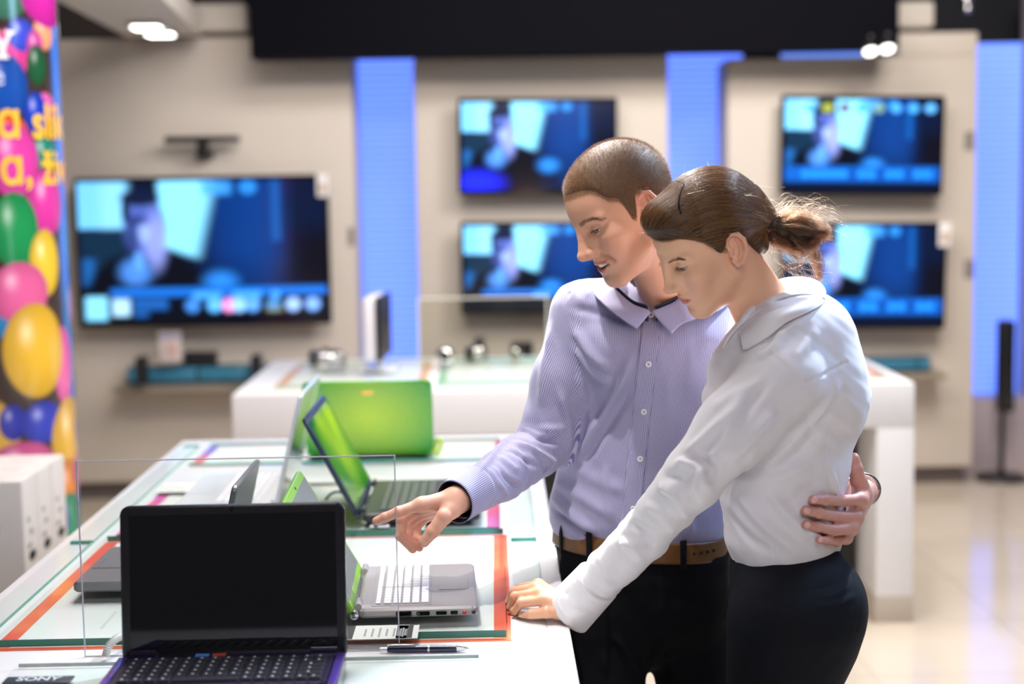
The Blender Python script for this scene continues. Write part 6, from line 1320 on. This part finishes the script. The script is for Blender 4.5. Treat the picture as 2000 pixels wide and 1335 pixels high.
hairW = adopt(mesh_of('hair', FW.w(hv), hq, m_hb), wom)
rng = np.random.RandomState(8); NS = 9000; ii = rng.choice(np.nonzero(gW(hv) > -0.1)[0], NS); p = hv[ii]+rng.randn(NS, 3)*0.06; off = rng.rand(NS)*0.22+0.02; path = [p.copy()]; step = 0.55
sw = rng.randn(NS, 3)*0.10; back = rng.rand(NS) < 0.55
for _ in range(26):
    d = tie-p; ds = np.linalg.norm(d, axis=1)[:, None]; d = d/ds
    wgt = np.clip(p[:, 2:3]/9, 0, 1)*np.clip((p[:, 0:1]+4)/9, 0, 1); d = d+np.array((-0.5, 0, 0.45))*wgt+sw*0.6; d /= np.linalg.norm(d, axis=1)[:, None]
    p = p+d*np.minimum(step, ds*0.5); p, g_ = on_surface(HW, p, 1); p = p+g_*0.0; path.append(p+g_*off[:, None])
cs = [FW.w(c) for c in np.stack(path[1:], 1)]; adopt(strands('hair_strand', cs, 0.00013, 0.00009, m_hs), hairW)['kind'] = 'stuff'
# loose wisps along the hairline and crown
ii = rng.choice(np.nonzero((gW(hv) > 0.2) & (hv[:, 2] > 2))[0], 160); cs = []
N_ = vnormals(hv, hq)
for i in ii:
    p0 = hv[i]; d = (tie-p0); d /= np.linalg.norm(d); d = d+N_[i]*(0.25+0.5*rng.rand())+rng.randn(3)*0.3; L = 1.5+3*rng.rand(); cur = rng.randn(3)*0.25
    cs.append(FW.w(np.array([p0+d*L*t+cur*L*t*t for t in np.linspace(0, 1, 8)])))
fr0 = FW.l(np.array(P(1277, 452, 2.47)))
for k in range(70):
    p0 = fr0+rng.randn(3)*np.array((0.4, 1.2, 0.5)); L = 0.8+2.6*rng.rand(); d = np.array((1.0, 0.3*rng.randn(), -0.35+0.5*rng.randn())); cur = np.array((-0.5, 0.4*rng.randn(), -0.8*rng.randn()))
    cs.append(FW.w(np.array([p0+d*L*t*0.8+cur*L*0.5*t*t for t in np.linspace(0, 1, 9)])))
adopt(strands('hair_wisp', cs, 0.0001, 0.00006, glowhair('lit_tone_wisp_hair', lin(100, 62, 34), lin(180, 130, 80))), hairW)['kind'] = 'stuff'  # lighter wisp colour carries the light on the loose strands
# headband and tie
hw_ = Drape(FW.w(hv), hq); near_ = [FW.l(hw_.hit(*a)) for a in ((1330, 418), (1326, 404), (1327, 388), (1331, 374), (1337, 361))]; near_ = [on_surface(HW, a[None], 4, 0.05)[0][0] for a in near_]
pts = spline(near_+[on_surface(HW, np.array([[near_[-1][0]+0.2, 0, 14]]), 8, 0.05)[0][0]]+[a*np.array((1, -1, 1)) for a in near_[::-1]], 60)
bm = B(); tube(bm, [Vector(FW.w(x)) for x in pts], 0.0021, 8); adopt(obj('hair_band', bm, mat('dark_hair_band', lin(30, 22, 20), 0.9, spec=0.1)), hairW)
bm = B(); tdir = np.array(P(1560, 452, 2.49))-np.array(P(1503, 430, 2.50)); tdir /= np.linalg.norm(tdir); t1 = np.cross(tdir, (0, 1, 0)); t1 /= np.linalg.norm(t1); t2 = np.cross(tdir, t1); c0 = np.array(P(1507, 436, 2.50))
tube(bm, [Vector(c0+(t1*math.cos(a)*0.0165+t2*math.sin(a)*0.0165)) for a in np.linspace(0, 2*math.pi, 30)], 0.0042, 10); adopt(obj('hair_tie', bm, mat('black_elastic', (0.01, 0.01, 0.012), 0.6)), hairW)
def lockset(name, n, ctrl, spread, r0, seed, frizz):
    rg = np.random.RandomState(seed); cs = []
    C0 = np.array([np.array(P(*a)) for a in ctrl]); CL = rg.randn(46, 3); CL *= (rg.rand(46, 1)**0.5)/np.linalg.norm(CL, axis=1)[:, None]; CJ = rg.randn(46, len(ctrl), 3)
    for k in range(n):
        o = CL[k % 46]+rg.randn(3)*0.11; c = C0.copy()
        for j in range(len(c)): c[j] = c[j]+o*spread[j]+CJ[k % 46, j]*frizz*1.3*spread[j]+rg.randn(3)*frizz*0.3*spread[j]
        m = len(c)-rg.randint(0, 2); cs.append(spline(c[:m], 16))
    return cs
cs = lockset('a', 1500, [(1500, 432, 2.5), (1520, 440, 2.498), (1548, 436, 2.49), (1580, 446, 2.48), (1604, 452, 2.48), (1618, 462, 2.48)], [0.012, 0.016, 0.02, 0.018, 0.013, 0.008], 0, 1, 0.22)
cs += lockset('b', 1300, [(1500, 436, 2.5), (1518, 450, 2.5), (1540, 470, 2.49), (1562, 486, 2.485), (1584, 482, 2.485), (1598, 462, 2.49)], [0.012, 0.017, 0.017, 0.014, 0.012, 0.01], 0, 2, 0.22)
cs += lockset('c', 500, [(1502, 438, 2.51), (1540, 462, 2.52), (1580, 480, 2.52), (1594, 510, 2.52), (1602, 545, 2.52)], [0.012, 0.012, 0.01, 0.009, 0.006], 0, 3, 0.3)
cs += lockset('d', 140, [(1505, 425, 2.5), (1535, 418, 2.5), (1565, 415, 2.49), (1595, 425, 2.49), (1622, 450, 2.49)], [0.012, 0.015, 0.02, 0.022, 0.025], 0, 4, 0.5)
cs += lockset('e', 90, [(1505, 440, 2.5), (1520, 470, 2.5), (1535, 500, 2.5), (1575, 525, 2.5), (1600, 550, 2.5)], [0.014, 0.012, 0.018, 0.025, 0.02], 0, 5, 0.5)
adopt(strands('ponytail', cs, 0.00016, 0.00007, glowhair('ponytail_hair', lin(24, 13, 8), lin(84, 50, 28))), hairW)['kind'] = 'stuff'
S = Sdf(); S.path([FW.l(np.array(P(*a))) for a in ((1503, 433, 2.5), (1530, 446, 2.495), (1560, 462, 2.487), (1590, 458, 2.483))], [1.1, 1.7, 1.5, 0.7], 0.5)
v, q = S.mesh(0.2); adopt(mesh_of('ponytail_core', FW.w(v), q, m_hb), hairW)
# ================================================================= the man's other hand, round the woman's back
TD = Drape(np.asarray(vv), q2)
def onw(px, py, lift):
    h = TD.hit(px, py); return h-np.array(ray(px, py))/np.linalg.norm(ray(px, py))*lift
S = Sdf(); FB = Frame(np.eye(3), P(1640, 1000, 2.45), 1.0)
def yof(px, py, lift, dflt):
    h = TD.tree.ray_cast(Vector(CAMP), Vector(ray(px, py)).normalized()); return h[0].y-lift if h[0] is not None else dflt
hb_ = []
for tip, pip, mcp, dip_t in (((1588, 975), (1640, 977), (1681, 976), 0.5), ((1573, 996), (1632, 1008), (1673, 1010), 0.5), ((1574, 1024), (1628, 1035), (1664, 1031), 0.5), ((1600, 1054), (1634, 1057), (1652, 1049), 0.5)):
    yt = yof(tip[0], tip[1], 0.009, 2.42); yp = max(yof(pip[0], pip[1], 0.011, 2.46), yt+0.012); ym = yp+0.02
    dp = (tip[0]*0.55+pip[0]*0.45, tip[1]*0.55+pip[1]*0.45-0.5); yd = min((yt*0.55+yp*0.45), yof(dp[0], dp[1], 0.010, 9))
    hb_.append([(mcp[0], mcp[1], ym), (pip[0], pip[1], yp), (dp[0], dp[1], yd), (tip[0], tip[1], yt)])
wb = FB.l(np.array(P(1684, 962, 2.60))); fl_ = []
for f, rs in zip(hb_, ([1.0, 0.92, 0.82, 0.74], [1.0, 0.94, 0.86, 0.76], [0.98, 0.9, 0.82, 0.72], [0.85, 0.76, 0.7, 0.62])): fl_.append(finger(S, FB, f, rs, 0.6))
ft = finger(S, FB, [(1684, 962, 2.54), (1677, 938, 2.505), (1671, 914, 2.50), (1667, 895, 2.50)], [1.7, 1.35, 1.15, 1.02], 1.0)
for f in fl_: S.cap(wb, f[0], 1.8, 1.12, 0.9)
S.cap(wb, FB.l(elL), 2.4, 3.2, 0.8)
v, q = S.mesh(0.13, smooth=1); col = np.tile(np.array(lin(214, 158, 142)), (len(v), 1)); rd = np.zeros(len(v))
for f in fl_:
    for j in (1, 3): rd = np.maximum(rd, np.exp(-(np.linalg.norm(v-f[j], axis=1)/1.1)**2))
col = col*(1-0.3*rd[:, None])+0.3*rd[:, None]*np.array(lin(200, 108, 92))
for f, r in zip(fl_, (0.62, 0.64, 0.6, 0.5)): col = nail(col, v, FB, f[3]*0.93+f[2]*0.07+np.array((0.0, -r*1.05, 0.12)), r*0.9, lin(240, 192, 184))
partsM.append((FB.w(v), q, col)); V, Q, C_ = join_meshes(partsM); adopt(mesh_of('body', V, Q, skinM, None, C_), man)
bm = B(); wq = np.array(P(1686, 958, 2.595)); wd_ = np.array(FB.w(FB.l(elL)))-wq; wd_ /= np.linalg.norm(wd_); s1 = np.cross(wd_, (0, 0, 1)); s1 /= np.linalg.norm(s1); s2 = np.cross(wd_, s1)
tube(bm, [Vector(wq+wd_*0.012+s1*math.cos(a)*0.032+s2*math.sin(a)*0.028) for a in np.linspace(0, 2*math.pi, 40)], 0.0035, 10); adopt(obj('bracelet', bm, m_chrome), man)
